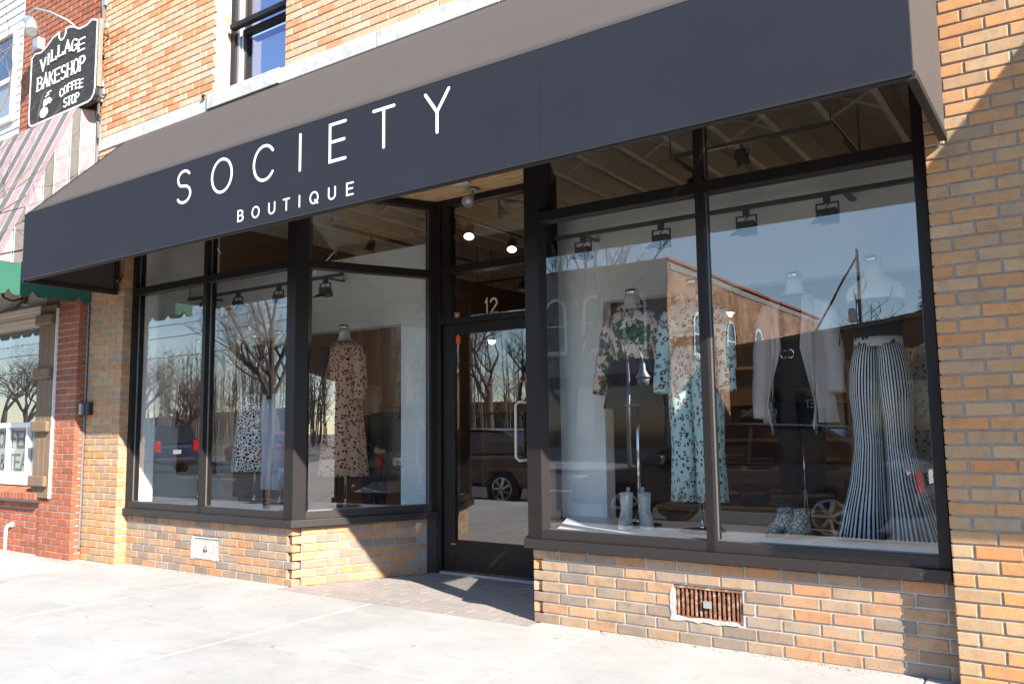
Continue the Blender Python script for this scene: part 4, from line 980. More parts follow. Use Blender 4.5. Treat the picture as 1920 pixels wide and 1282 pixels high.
# R3 taupe cardigan
x, y = -1.55, 1.02
t = dress_form('mannequin in long open taupe cardigan over black top and slim black trousers', x, y, cap='plain')
gm(t, 'top', F['black'], lambda b: b.rings(top_rings(x, y, 1.50, .165), 36, .012, 8, seed=6))
def slim(b):
    b.rings([(1.62,x,y,.15,.115),(1.40,x,y,.155,.12)], 32)
    for s in (-1, 1): b.rings([(1.41,x+s*.078,y,.085,.11),(1.15,x+s*.078,y,.068,.085,1),(.82,x+s*.08,y,.058,.07,1)], 24, .02, 5, seed=s+8)
gm(t, 'trousers', F['black'], slim)
def cardi(b):
    b.rings([(2.105,x,y,.13,.085,.1),(2.05,x,y,.192,.112,.2),(1.95,x,y,.196,.135,.5),(1.75,x,y,.19,.145,1),(1.5,x,y+.01,.21,.16,1.6),(1.27,x,y+.01,.235,.18,2)], 60, .016, 9, arc=(R(-52),R(232)), seed=9)
    for s in (-1, 1):
        pz = [(2.10,.07,-.095),(1.95,.075,-.15),(1.75,.06,-.175),(1.55,.11,-.19),(1.38,.15,-.19),(1.24,.13,-.185)]
        i = len(b.v)
        for k, (z, dx, dy) in enumerate(pz):
            for j in range(7):
                q = j/6; b.uv[len(b.v)] = (q*.2, k*.16)
                b.v.append(Vector((x+s*(dx*(1-q)+.14*q+.0), y+dy*(1-.25*q)+.018*math.sin(j*2+k), z+(.0 if k else 0)-(.05*math.sin(q*3) if k == len(pz)-1 else 0))))
        for k in range(len(pz)-1):
            for j in range(6): q = i+k*7+j; b.f.append((q, q+1, q+8, q+7))
    sleeves(b, x, y, 1.30, .06, .064, .058, zr=1.46)
gm(t, 'cardigan', F['taupe'], cardi)
def buckle(b):
    for s in (-1, 1): b.tube([(x-.03+s*.022+s*.02*math.cos(R(a)), y-.128, 1.715+.026*math.sin(R(a))) for a in range(-140, 141, 20)], .004, 6)
b = MB(); buckle(b); b.obj('buckle', M['chrome'], t)
gm(t, 'belt', F['black'], lambda b: b.rings([(1.695,x,y,.14,.118),(1.735,x,y,.14,.118)], 32))
# R4 striped flares
x, y = -1.035, .94
t = dress_form('mannequin in black top and black and white striped flared trousers', x, y, top=2.28)
gm(t, 'top', F['black'], lambda b: b.rings([(1.74,x,y,.130,.10),(1.85,x,y,.145,.115),(1.98,x,y,.168,.118),(2.02,x,y,.162,.105)], 36))
b = MB()
for s in (-1, 1): b.tube([(x+s*.10,y-.10,1.99),(x+s*.11,y-.06,2.09),(x+s*.10,y+.05,2.07)], .006, 5)
b.tube([(x-.16,y-.09,2.0),(x-.19,y-.11,1.78)], .004, 4).tube([(x-.175,y-.09,2.0),(x-.205,y-.11,1.74)], .004, 4).obj('straps', F['black'], t)
def flares(b):
    for s in (-1, 1): b.rings([(1.738,x+s*.060,y,.076,.106,.05),(1.66,x+s*.072,y,.084,.122,.2),(1.56,x+s*.080,y,.096,.138,.4),(1.44,x+s*.086,y,.096,.138,.6),(1.28,x+s*.088,y,.080,.115,1),(1.12,x+s*.088,y,.080,.105,1),(.9,x+s*.106,y,.098,.12,1.2),(.72,x+s*.130,y,.126,.15,1.5),(.572,x+s*.146,y,.150,.17,1.7)], 56, .03, 8, seed=13+s)
gm(t, 'trousers', F['stripe'], flares)
gm(t, 'belt', F['belt'], lambda b: b.rings([(1.725,x,y,.139,.111),(1.785,x,y,.137,.109)], 36), .006)
# R5 inside the shop
x, y = -.84, 1.95
t = dress_form('mannequin in grey leopard dress further inside the shop behind the striped trousers', x, y, z0=.02, top=1.95)
gm(t, 'dress', F['grey'], lambda b: b.rings([(1.80,x,y,.14,.10),(1.68,x,y,.18,.13),(1.5,x,y,.16,.12),(1.2,x,y,.19,.15,1),(.75,x,y,.24,.2,1.4)], 48, .03, 9, seed=20))
# left window
x, y = -7.93, .92
t = dress_form('mannequin in a long dark coat at the far end of the left window', x, y)
gm(t, 'coat', F['brown'], lambda b: (b.rings([(2.10,x,y,.12,.08),(2.04,x,y,.195,.11,.3),(1.8,x,y,.18,.14,.6),(1.5,x,y,.20,.16,1),(1.05,x,y,.23,.18,1.3),(.82,x,y,.235,.18,1.5)], 50, .02, 9, seed=21), sleeves(b, x, y, 1.32, .06, .07, .06)))
x, y = -7.06, .98
t = dress_form('mannequin in black long sleeved top and black and white print skirt', x, y)
gm(t, 'top', F['black'], lambda b: (b.rings(top_rings(x, y, 1.58, .16), 40, .015, 9, seed=22), sleeves(b, x, y, 1.52, .15, .062, .055), collar(b, x, y)))
gm(t, 'skirt', F['giraffe'], lambda b: b.rings([(1.64,x,y,.16,.125,.2),(1.5,x,y,.18,.145,.6),(1.2,x,y,.205,.165,1),(.865,x,y,.235,.19,1.3)], 60, .03, 9, seed=23))
x, y = -6.62, .93
t = dress_form('mannequin in black jumper and wide pale denim trousers by the corner post', x, y)
gm(t, 'jumper', F['black'], lambda b: (b.rings(top_rings(x, y, 1.58, .165), 40, .015, 9, seed=24), sleeves(b, x, y, 1.55, .05, .062, .055)))
def jeans(b):
    for s in (-1, 1): b.rings([(1.63,x+s*.070,y,.088,.12),(1.46,x+s*.083,y,.095,.13,.5),(1.1,x+s*.083,y,.08,.11,1),(.70,x+s*.085,y,.088,.11,1)], 28, .025, 6, seed=25+s)
gm(t, 'trousers', F['denim'], jeans)
x, y = -5.80, 1.03
t = dress_form('mannequin in tan spotted dress behind the slanting window', x, y)
gm(t, 'dress', F['dots'], lambda b: (b.rings([(2.11,x,y,.11,.075),(2.045,x,y,.19,.11,.3),(1.9,x,y,.17,.13,.6),(1.74,x,y,.145,.115,.8),(1.5,x,y,.19,.155,1),(1.15,x,y,.225,.19,1.2),(.84,x,y,.255,.215,1.4)], 60, .028, 10, seed=27), sleeves(b, x, y, 1.55, .06, .066, .06)))
gm(t, 'draped_scarf', F['brown'], lambda b: sleeve(b, [(x-.13,y-.12,2.06),(x-.2,y-.17,1.6),(x-.23,y-.18,1.05)], [.05,.06,.07], fold=.12), 0)
# shoes
def boot(x, y, rz, m, h, label, lace=True, grp=None):
    t = thing('boot', label, 'shoe', (x, y, PZ), grp)
    b = MB(); b.rings([(0,0,-.045,.043,.125),(.022,0,-.045,.044,.127)], 28, cap=True); b.obj('sole', M['whitepaint'] if lace else M['wood'], t, org=(0,0,0)).location = (0,0,.0005)
    b = MB(); rr = [(.0225,0,-.045,.040,.120),(.05,0,-.045,.040,.115),(.075,0,-.03,.040,.090),(.10,0,-.012,.039,.066),(.13,0,0,.038,.055),(h*.75,0,.002,.042,.052),(h,0,.0,.046,.055)]
    b.rings(rr, 28, .01, 3); b.obj('upper', m, t, True, org=(0,0,0), thick=.004).location = (0,0,0)
    if lace:
        b = MB()
        for k in range(8): z = .10+k*(h-.12)/8; yy = -.085+min(k,3)*.009; b.tube([(-.026,yy+.012,z),(0,yy-.004,z+.006),(.026,yy+.012,z+.012)], .0035, 5)
        b.obj('laces', M['whitepaint'], t, org=(0,0,0)).location = (0,0,0)
        MB().box(-.012,.012, .05,.056, h-.03,h+.035).obj('pull_tab', m, t, org=(0,0,0)).location = (0,0,0)
    t.rotation_euler = (0,0,rz); return t
boot(-2.735, .82, R(12), F['boot'], .245, 'stone suede lace-up boot, nearer the white wall'); boot(-2.615, .86, R(38), F['boot'], .245, 'stone suede lace-up boot, nearer the leopard trousers')
boot(-1.655, .93, R(-28), F['snake'], .175, 'snakeskin ankle boot, farther from the striped trousers', False); boot(-1.535, .89, R(-22), F['snake'], .175, 'snakeskin ankle boot, nearer the striped trousers', False)
boot(-7.33, 1.12, R(25), F['brown'], .13, 'dark brown ankle boot beside the print skirt, left of its pair', False); boot(-7.21, 1.16, R(40), F['brown'], .13, 'dark brown ankle boot beside the print skirt, right of its pair', False)

# ================================================================== INSIDE THE SHOP
WOODT = mat('table_wood', (.20,.12,.065), .55, var=.25, sc=12)
def table(label, x0, x1, y0, y1, z):
    t = thing('display_table', label, 'table', ((x0+x1)/2, (y0+y1)/2, .016))
    MB().box(x0,x1, y0,y1, z-.045,z).obj('table_top', WOODT, t, bevel=.004)
    for x in (x0+.04, x1-.10):
        for y in (y0+.03, y1-.09): MB().box(x,x+.06, y,y+.06, .017,z-.046).obj('leg', WOODT, t)
    MB().box(x0+.101,x1-.101, y0+.04,y0+.06, z-.12,z-.047).obj('apron', WOODT, t)
    return t
table('low wooden table with dark folded clothes just behind the display platform', -3.0,-1.55, 1.85,2.55, .62)
table('taller wooden table with folded jeans behind the low table', -3.1,-1.7, 2.9,3.6, .86)
table('wooden table near the shop wall with folded clothes', -1.5,-.6, 2.8,3.5, .80)
CL_ = [mat('cloth_%d' % i, c, .9, var=.2, sc=20) for i, c in enumerate([(.03,.035,.05), (.05,.04,.04), (.10,.09,.09), (.06,.07,.10), (.16,.10,.07), (.02,.02,.022)])]
k = 0
for (x0, x1, yy, z, n, where) in ((-2.9,-1.65,2.2,.62,5,'low table'), (-3.0,-1.8,3.2,.86,4,'taller table'), (-1.4,-.7,3.1,.80,3,'table near the shop wall')):
    for i in range(n):
        x = x0+(x1-x0)*(i+.5)/n
        for j in range(random.randint(2, 4)):
            w_, d_ = random.uniform(.10,.125), random.uniform(.13,.17); zz = z+.001+j*.032
            b = MB().rings([(zz,x,yy,w_*.9,d_*.9),(zz+.008,x,yy,w_,d_),(zz+.022,x,yy,w_,d_),(zz+.030,x,yy,w_*.86,d_*.86)], 20, .04, 4, seed=k, cap=True); b.uv = {}
            o = b.obj('folded_garment', CL_[k % 6], smooth=True, org=(x,yy,zz)); o.rotation_euler = (0,0,random.uniform(-.2,.2))
            tag(o, 'dark folded garment piled on the %s inside the shop' % where, 'clothing', 'garments piled on the '+where); k += 1
def shelf(label, x0, x1, y0, y1, h):
    t = thing('shelf_unit', label, 'shelf', ((x0+x1)/2, y0, .016))
    for x in (x0, x1-.04): MB().box(x,x+.04, y0,y1, .016,h).obj('side_board', WOODT, t)
    for i in range(5): z = .2+(h-.25)*i/4; MB().box(x0+.041,x1-.041, y0,y1-.03, z,z+.035).obj('shelf_board', WOODT, t)
    MB().box(x0+.041,x1-.041, y1-.029,y1-.005, .1,h).obj('back_board', WOODT, t)
shelf('tall wooden shelf unit seen between the cardigan and the leopard set', -4.1,-2.2, 5.4,5.8, 2.0)
shelf('wooden shelf unit against the shop wall behind the striped trousers', -1.6,-.5, 5.4,5.8, 2.1)
shelf('wooden shelf unit deep in the left half of the shop', -7.6,-6.1, 5.6,6.0, 2.0)
def pendant(label, x, y, z):
    t = thing('pendant_lamp', label, 'lamp', (x, y, z))
    MB().tube([(x,y,z+.06),(x,y,3.94)], .005, 5).obj('cord', M['track'], t)
    MB().lathe([(.03,.06),(.075,.02),(.08,0)], (x,y,z), 16).obj('shade', M['track'], t); MB().lathe([(.0,-.05),(.035,-.04),(.05,-.01),(.045,.0)], (x,y,z), 14).obj('bulb', M['bulb'], t, smooth=True)
    ld = bpy.data.lights.new('pendant', 'POINT'); ld.energy = 4; ld.color = (1,.74,.48); ld.shadow_soft_size = .06
    lo = bpy.data.objects.new('pendant_light', ld); COL.objects.link(lo); lo.location = (x,y,z-.12)
pendant('lit pendant lamp in front of the tall shelves', -3.3, 4.6, 2.55); pendant('lit pendant lamp near the shelves by the shop wall', -1.15, 4.6, 2.45); pendant('lit pendant lamp deep behind the left window', -6.8, 4.8, 2.5)
# clothes rail with hanging clothes
CRK = thing('clothes_rail', 'chrome clothes rail with dark garments behind the print skirt', 'clothes rail', (-7.65, 3.3, .016))
MB().tube([(-8.3,3.3,.02),(-8.3,3.3,1.55),(-7.0,3.3,1.55),(-7.0,3.3,.02)], .014, 8).obj('frame', M['chrome'], CRK)
for i in range(11):
    x = -8.22+i*.115
    b = MB().rings([(1.50,x,3.3,.015,.12),(1.40,x,3.3,.04,.22),(1.1,x,3.3,.045,.24,1),(.65+.1*(i % 3),x,3.3,.05,.26,1)], 20, .06, 5, seed=i); b.uv = {}
    o = b.obj('hanging_garment', CL_[i % 6], smooth=True, thick=.004, org=(x,3.3,1.5)); tag(o, 'dark garment hanging on the chrome clothes rail', 'clothing', 'garments hanging on the chrome rail')
# person inside
PX, PY = -6.33, 1.98
PE = thing('person', 'person with long blonde hair in black clothes standing inside the shop', 'person', (PX, PY, .016))
J_ = {'pel':(0,0,.92,.13), 'wai':(0,0,1.08,.105), 'che':(0,.0,1.27,.13), 'nk0':(0,0,1.41,.06), 'nk1':(.01,0,1.48,.05), 'hd0':(.02,0,1.55,.075), 'hd1':(.015,0,1.62,.08), 'hd2':(.0,0,1.69,.055),
 'shl':(0,-.16,1.36,.06), 'ell':(.06,-.20,1.10,.045), 'hal':(.24,-.16,1.02,.032), 'fil':(.31,-.15,1.03,.02), 'shr':(0,.16,1.36,.06), 'elr':(.02,.21,1.10,.045), 'har':(.10,.19,.88,.032), 'fir':(.13,.18,.81,.02),
 'hpl':(0,-.09,.88,.105), 'knl':(.02,-.10,.50,.065), 'anl':(-.01,-.10,.09,.045), 'tol':(.13,-.10,.04,.035), 'hpr':(0,.09,.88,.105), 'knr':(.01,.10,.50,.065), 'anr':(-.03,.10,.09,.045), 'tor':(.11,.10,.04,.035)}
ED = [('pel','wai'),('wai','che'),('che','nk0'),('nk0','nk1'),('nk1','hd0'),('hd0','hd1'),('hd1','hd2'),('che','shl'),('shl','ell'),('ell','hal'),('hal','fil'),('che','shr'),('shr','elr'),('elr','har'),('har','fir'),('pel','hpl'),('hpl','knl'),('knl','anl'),('anl','tol'),('pel','hpr'),('hpr','knr'),('knr','anr'),('anr','tor')]
ks = list(J_); me = bpy.data.meshes.new('body'); me.from_pydata([J_[k][:3] for k in ks], [(ks.index(a), ks.index(b)) for a, b in ED], [])
bo = bpy.data.objects.new('body', me); COL.objects.link(bo); bo.parent = PE
md = bo.modifiers.new('skin', 'SKIN'); sv = me.skin_vertices[0].data
for i, k in enumerate(ks): sv[i].radius = (J_[k][3], J_[k][3]); sv[i].use_root = (k == 'pel')
md2 = bo.modifiers.new('sub', 'SUBSURF'); md2.levels = 2; md2.render_levels = 2; md.use_smooth_shade = True
def person_mat():
    mt, t, b = new_mat('black_clothes_and_skin'); b.inputs['Roughness'].default_value = .8
    s = t.nodes.new('ShaderNodeSeparateXYZ'); t.links.new(coord(t, 'Object'), s.inputs[0])
    up_ = mth(t, 'GREATER_THAN', s.outputs[2], 1.43); hand = mth(t, 'MULTIPLY', mth(t, 'GREATER_THAN', s.outputs[0], .2), mth(t, 'LESS_THAN', s.outputs[2], 1.2))
    t.links.new(mixc(t, (.012,.012,.013), (.52,.30,.21), mth(t, 'MAXIMUM', up_, hand)), b.inputs['Base Color']); return mt
me.materials.append(person_mat())
hb = MB().rings([(1.735,-.01,0,.03,.03),(1.72,-.01,0,.085,.08),(1.66,-.025,0,.105,.098),(1.58,-.045,0,.095,.10),(1.45,-.06,0,.07,.12,1),(1.28,-.07,0,.055,.13,1.5),(1.12,-.075,0,.03,.10,2)], 28, .05, 9, seed=4, cap=True); hb.uv = {}
hb.obj('hair', mat('blonde_hair', (.40,.25,.11), .6, var=.35, sc=60), PE, True, org=(0,0,0)).location = (0,0,0)
MB().rings([(1.50,.085,0,.004,.004),(1.575,.108,0,.016,.014),(1.60,.10,0,.010,.012),(1.635,.085,0,.004,.006)], 10, cap=True).obj('nose', mat('skin', (.52,.30,.21), .6), PE, True, org=(0,0,0)).location = (0,0,0)

# ================================================================== ACROSS THE STREET (seen in the glass)
BARK = mat('bark', (.13,.10,.08), .95, var=.35, sc=20, bmp=.6, bsc=30); TWIG = mat('twig', (.15,.11,.09), .9, var=.3, sc=10)
def tree(label, x, y, h, seed, spread=1.0, depth=6, r0=.28, lean=(0,0), trunk=.32, group='bare trees across the street', zb=-.14):
    rn = random.Random(seed); T = thing('bare_tree', label, 'tree', (x, y, zb), group); cr = MB(); tk = MB(); n_ = [0]
    def grow(p, d, ln, r, lv):
        pts = [p]; rad = [r]; q = p.copy(); dd = d.copy()
        ns = 4 if lv < 3 else 3
        for i in range(ns):
            dd = (dd+Vector((rn.uniform(-1,1), rn.uniform(-1,1), rn.uniform(-.5,.9)))*(.13 if lv == 0 else .22)).normalized()
            q = q+dd*ln/ns; pts.append(q.copy()); rad.append(r*(1-(i+1)/ns*.42))
        (tk if lv == 0 else cr).tube(pts, rad, 8 if lv == 0 else 5 if lv < 3 else 3, False); n_[0] += 1
        if lv >= depth: return
        for i in range(rn.randint(3, 5) if lv < 2 else rn.randint(2, 4)):
            j = rn.randint(max(1, ns-2), ns) if lv else rn.randint(ns-1, ns)
            a = rn.uniform(0, 2*math.pi); sd = Vector((math.cos(a), math.sin(a), 0)); nd = (dd*rn.uniform(.7,1.1)+sd*rn.uniform(.45,.95)*spread+Vector((0,0,.12))).normalized()
            grow(pts[j], nd, ln*rn.uniform(.58,.80), rad[j]*rn.uniform(.60,.80), lv+1)
    grow(Vector((x,y,zb)), Vector((lean[0],lean[1],1)).normalized(), h*trunk, r0, 0)
    tk.obj('trunk', BARK, T, True); cr.obj('crown', TWIG, T)
    return T
tree('big bare oak reflected in the left display window between the wires', -31.3, -21, 10.5, 3, 1.1, 7, .24, (0,0), .36)
tree('bare spreading tree reflected at the left end of the left window', -41, -23, 9, 5, 1.25, 7, .26, (.1,0), .24)
tree('slender bare tree reflected beside the corner post', -27.0, -25, 8.5, 8, .8, 7, .16)
tree('bare tree reflected in the entrance door', -20.9, -21.5, 9.5, 11, 1.05, 7, .22)
tree('second bare tree reflected at the back of the door glass', -23.5, -27, 9.5, 14, .9, 7, .2, (.1,0))
tree('bare tree far along the street on the bakery side', -52, -27, 10, 17, 1.0, 7, .26)
tree('bare spreading tree reflected in the bakery window beside the shutter', -63, -25, 10, 18, 1.1, 6, .26)
tree('bare tree reflected farther left in the bakery window', -76, -29, 11, 19, 1.0, 6, .28)
tree('bare tree standing on the pavement far to the right', 22, -12, 12, 21, 1.0, 6, .3, group='bare trees far along the street')
tree('bare tree farther right along the pavement', 33, -15, 13, 23, 1.0, 6, .3, group='bare trees far along the street')
tree('small bare street tree whose budding twigs reach past the bakery sign', -8.5, -2.05, 5.8, 31, .95, 6, .05, (0,.03), .46, None, -.002)
tree('tall bare tree over the roofs reflected in the upstairs window', -17.5, -24.6, 15, 41, .7, 6, .3, group='bare trees across the street')
# distant woods
wd = MB(); rn = random.Random(99)
for i in range(880):
    x = rn.uniform(-170, 110); y = rn.uniform(-62, -95)-abs(x)*.1; h = rn.uniform(7, 13); b0 = Vector((x, y, -.2))
    if -14 < x < 30: h *= .8
    if x < -60: h *= 1.5
    if i >= 560: x = rn.uniform(48, 120); y = rn.uniform(-70, 6) if x > 70 else rn.uniform(-70, -22); b0 = Vector((x, y, -.2)); h = rn.uniform(7, 14)
    tp = b0+Vector((rn.uniform(-1,1), rn.uniform(-1,1), h)); wd.tube([b0, tp], [.14,.03], 3, False)
    for k in range(14):
        s = b0.lerp(tp, rn.uniform(.25,.95)); e = s+Vector((rn.uniform(-2,2), rn.uniform(-1.5,1.5), rn.uniform(.6,2.4))); wd.tube([s, e], [.05,.012], 3, False)
        for q in range(2): f = s.lerp(e, rn.uniform(.4,1)); wd.tube([f, f+Vector((rn.uniform(-.9,.9), rn.uniform(-.9,.9), rn.uniform(.2,1.1)))], [.022,.008], 3, False)
tag(wd.obj('far_woods', TWIG), 'grey bare woods far beyond the street', 'woods', kind='stuff')
tag(MB().prism([(-260,-130,-.2),(-260,-130,5),(-150,-130,8),(-60,-130,6.5),(20,-130,7),(200,-130,5),(200,-130,-.2)], (0,-30,0)).obj('hills', mat('brown_hill', (.10,.085,.065), .95, var=.4, sc=.4)), kind='structure')
# brick building opposite with red coping and arched windows
def bricktex(name, c1, c2, axis):
    mt, t, b = new_mat(name); b.inputs['Roughness'].default_value = .9
    s = t.nodes.new('ShaderNodeSeparateXYZ'); t.links.new(wpos(t), s.inputs[0]); cb = t.nodes.new('ShaderNodeCombineXYZ')
    t.links.new(s.outputs[axis], cb.inputs[0]); t.links.new(s.outputs[2], cb.inputs[1])
    n = t.nodes.new('ShaderNodeTexBrick'); n.inputs['Scale'].default_value = 1; n.inputs['Brick Width'].default_value = .30; n.inputs['Row Height'].default_value = .11; n.inputs['Mortar Size'].default_value = .014
    n.inputs['Color1'].default_value = c4(c1); n.inputs['Color2'].default_value = c4(c2); n.inputs['Mortar'].default_value = (.42,.36,.30,1)
    t.links.new(cb.outputs[0], n.inputs['Vector'])
    c = mixc(t, n.outputs['Color'], (.55,.45,.38), ramp(t, noise(t, .7, 5, .7, wpos(t)), [(.4, (0,0,0)), (.6, (1,1,1))]), 'MULTIPLY')
    t.links.new(c, b.inputs['Base Color']); return mt
OB = thing('opposite_building', 'two storey brick building across the street with red coping and arched windows', 'building', (-17,-30,0))
MB().box(-20.2,-13.6, -49,-26.0, -.15,8.0).obj('wall', bricktex('opposite_brick', (.56,.34,.19), (.42,.17,.08), 1), OB)
MB().box(-20.25,-13.72, -26.15,-25.97, -.1,8.05).obj('front', M['greywall'], OB)
MB().box(-20.3,-13.5, -49.1,-25.9, 8.051,8.16).obj('coping', mat('red_coping', (.42,.10,.06), .7), OB); MB().box(-13.599,-13.56, -49,-26.2, 7.72,7.95).obj('corbel', M['mortar'], OB)
def archwin(par, c, ax, w_, z0, z1, out):
    def P(a, z, o): return (c[0]+a, c[1]+o, z) if ax == 0 else (c[0]+o, c[1]+a, z)
    wn = part_empty('window', par)
    pts = [(-w_/2,z0),(w_/2,z0),(w_/2,z1-w_/2)]+[(w_/2*math.cos(R(a)), z1-w_/2+w_/2*math.sin(R(a))) for a in range(20,180,20)]+[(-w_/2,z1-w_/2)]
    o = .03*out; off = (0,o,0) if ax == 0 else (o,0,0)
    MB().prism([P(a,z,.01*out) for a, z in pts], off).obj('pane', M['carglass'], wn)
    b = MB(); ribbon(b, pts, .12, lambda a, z, h: P(a,z,(.03+h)*out), .03, closed=True); ribbon(b, [(-w_/2,(z0+z1)/2),(w_/2,(z0+z1)/2)], .06, lambda a, z, h: P(a,z,(.03+h)*out), .03, .001); b.obj('window_frame', M['whitepaint'], wn)
    MB().box(*((c[0]-w_/2-.12,c[0]+w_/2+.12,c[1]+.0,c[1]+.16*out) if ax == 0 else (c[0],c[0]+.16*out,c[1]-w_/2-.12,c[1]+w_/2+.12)), z0-.2,z0-.07).obj('sill', M['stone'], wn)
for x in (-18.9,-17.0,-15.1): archwin(OB, (x,-25.96), 0, 1.0, 4.6, 6.9, 1)
for y in (-29,-33,-37,-41,-45): archwin(OB, (-13.6,y), 1, .95, 4.4, 6.2, 1)
MB().box(-20,-13.9, -25.968,-25.9, .5,3.0).obj('shopfront', M['carglass'], OB); MB().box(-20.1,-13.7, -25.966,-25.8, 3.001,3.5).obj('shop_fascia', M['canvas'], OB)
# gabled house at the end of the street, seen in the slanting pane
GH = thing('gabled_house', 'brown gabled house far down the street', 'building', (44,-16,-.15))
MB().box(38,50, -22,-12, -.15,4.4).obj('wall', mat('brown_siding', (.16,.10,.075), .85, var=.2, sc=2), GH)
MB().prism([(37.6,-22.6,4.401),(37.6,-11.4,4.401),(37.6,-17,8.6)], (13,0,0)).obj('roof', mat('dark_shingle', (.07,.065,.06), .9, var=.3, sc=3), GH)
for y in (-20,-17,-14): 
    wn = MB().box(37.95,37.99, y-.6,y+.6, 1.2,2.9).obj('window', M['carglass'], GH)
    MB().box(37.93,37.999, y-.72,y-.601, 1.1,3.0).box(37.93,37.999, y+.601,y+.72, 1.1,3.0).obj('window_frame', M['whitepaint'], wn)
# low stone fronted shops
LB = thing('low_shops', 'low dark stone fronted shop row across the street with window lettering', 'building', (-7,-25,0))
a_, b_ = Vector((-12.6,-29.9,0)), Vector((2.5,-17.8-.9,0)); u_ = (b_-a_).normalized(); n_ = Vector((u_.y,-u_.x,0))
if n_.y < 0: n_ = -n_
def onl(t, z, o): p = a_+u_*t+n_*o; return (p.x, p.y, z)
ln_ = (b_-a_).length
MB().hexa([onl(0,-.15,0),onl(ln_,-.15,0),onl(ln_,-.15,-8),onl(0,-.15,-8),onl(0,4.6,0),onl(ln_,4.6,0),onl(ln_,4.6,-8),onl(0,4.6,-8)]).obj('wall', mat('dark_fieldstone', (.10,.075,.06), .9, var=.6, sc=4, bmp=.5, bsc=6), LB)
MB().hexa([onl(0,4.601,.1),onl(ln_,4.601,.1),onl(ln_,4.601,-8),onl(0,4.601,-8),onl(0,4.75,.1),onl(ln_,4.75,.1),onl(ln_,4.75,-8),onl(0,4.75,-8)]).obj('coping', M['wood'], LB)
for t0 in (.8,4.4,8.2,11.8): 
    MB().hexa([onl(t0,.5,.005),onl(t0+2.6,.5,.005),onl(t0+2.6,.5,.06),onl(t0,.5,.06),onl(t0,2.7,.005),onl(t0+2.6,2.7,.005),onl(t0+2.6,2.7,.06),onl(t0,2.7,.06)]).obj('shop_window', M['carglass'], LB)
def frl(t0): return lambda a, b, h: onl(t0+a, b, .062+h)
serif_text('CATERING', 0,-2.3, 1.7,1.95, LB, frl(3.2), .06, M['signedge']); 
SGN = mat('pale_sign', (.5,.48,.45), .7)
serif_text('BASKET', 0,-1.6, 1.95,2.2, LB, frl(6.6), .06, SGN); serif_text('YARN', 0,-1.0, 1.2,1.45, LB, frl(6.3), .06, SGN)
# conifers
def conifer(label, x, y, h, seed):
    rn = random.Random(seed); T = thing('conifer', label, 'tree', (x,y,-.14), 'conifers behind the low shops')
    MB().tube([(x,y,-.14),(x,y,h)], [.2,.02], 8).obj('trunk', BARK, T); c = MB()
    for k in range(1700):
        z = h*(.12+.88*rn.random()); r = (1-z/h)*h*.22*(.25+.75*rn.random()**.5)+.05; a = rn.uniform(0,6.28); p = Vector((x+r*math.cos(a), y+r*math.sin(a), z)); s = rn.uniform(.12,.3)
        d = Vector((math.cos(a), math.sin(a), -.25)); q = Vector((-math.sin(a), math.cos(a), rn.uniform(-.5,.5)))
        c.poly([p-q*s*.4, p+d*s*1.4, p+q*s*.4, p-d*s*.3])
    c.obj('crown', mat('needles_%d' % seed, (.03,.05,.03), .9, var=.4, sc=3), T)
conifer('dark conifer over the low shops reflected by the pier', -4.6, -31, 7.6, 1); conifer('second dark conifer reflected by the pier', -2.6, -33, 8.2, 2)
# utility pole and wires
UP = thing('utility_pole', 'wooden utility pole with stay wire behind the low shops', 'pole', (-8.4,-36,-.15))
MB().tube([(-8.4,-36,-.15),(-8.4,-36,9.5)], [.10,.07], 8).obj('pole', BARK, UP); MB().lathe([(.16,0),(.18,.05),(.18,.6),(.12,.68)], (-8.75,-36,6.1), 10).obj('transformer', M['galv'], UP); MB().tube([(-8.4,-36,9.2),(-12.2,-36,3)], .05, 5).obj('stay_wire', M['black'], UP)
for z, y in ((5.9,-18.6), (6.5,-18.6), (7.3,-18.8), (4.9,-18.5)):
    pts = [(-90+k*6, y, z+.5*((k*6-90+50)/40)**2) for k in range(13)]
    o = MB().tube(pts, .022, 4).obj('overhead_wire', M['black'], org=(-30,y,z)); tag(o, 'black overhead wire strung across the reflected sky', 'wire', 'overhead wires along the street')
# street lamp opposite
ST = thing('street_lamp', 'grey gooseneck street lamp reflected in front of the leaf blouse', 'street lamp', (-12.3,-19.6,-.01))
MB().tube([(-12.3,-19.6,-.01),(-12.3,-19.6,3.4)], [.07,.05], 10).obj('post', M['galv'], ST, True)
MB().tube([(-12.3+.28*(1-math.cos(R(a))),-19.6,3.4+.42*math.sin(R(a))) for a in range(0,181,15)], .035, 8).obj('arm', M['galv'], ST, True)
MB().lathe([(.05,.0),(.10,-.1),(.12,-.3),(.26,-.5),(.27,-.55)], (-11.74,-19.6,3.42), 18).obj('lamp_shade', M['galv'], ST, True); MB().lathe([(.24,-.56),(.20,-.75),(.05,-.86)], (-11.74,-19.6,3.42), 18).obj('globe', M['lens'], ST, True)
MB().tube([(-12.45,-19.6,2.0),(-11.9,-19.6,2.0)], .025, 6).obj('ladder_bar', M['galv'], ST)
# traffic light
TL = thing('traffic_light', 'yellow traffic light hanging over the street reflected in the bakery window', 'traffic light', (-27,-11,4.2))
MB().box(-27.2,-26.8, -11.2,-10.8, 4.2,5.3).obj('housing', mat('signal_yellow', (.75,.33,.05), .5), TL, bevel=.03); MB().tube([(-27,-11,5.3),(-27,-11,7.0)], .03).obj('hanger', M['black'], TL)
for k in range(3):
    MB().lathe([(.13,0),(.13,.1)], (-27,-10.8,4.4+k*.35), 14, 'y').obj('signal_lens', M['lens'], TL)

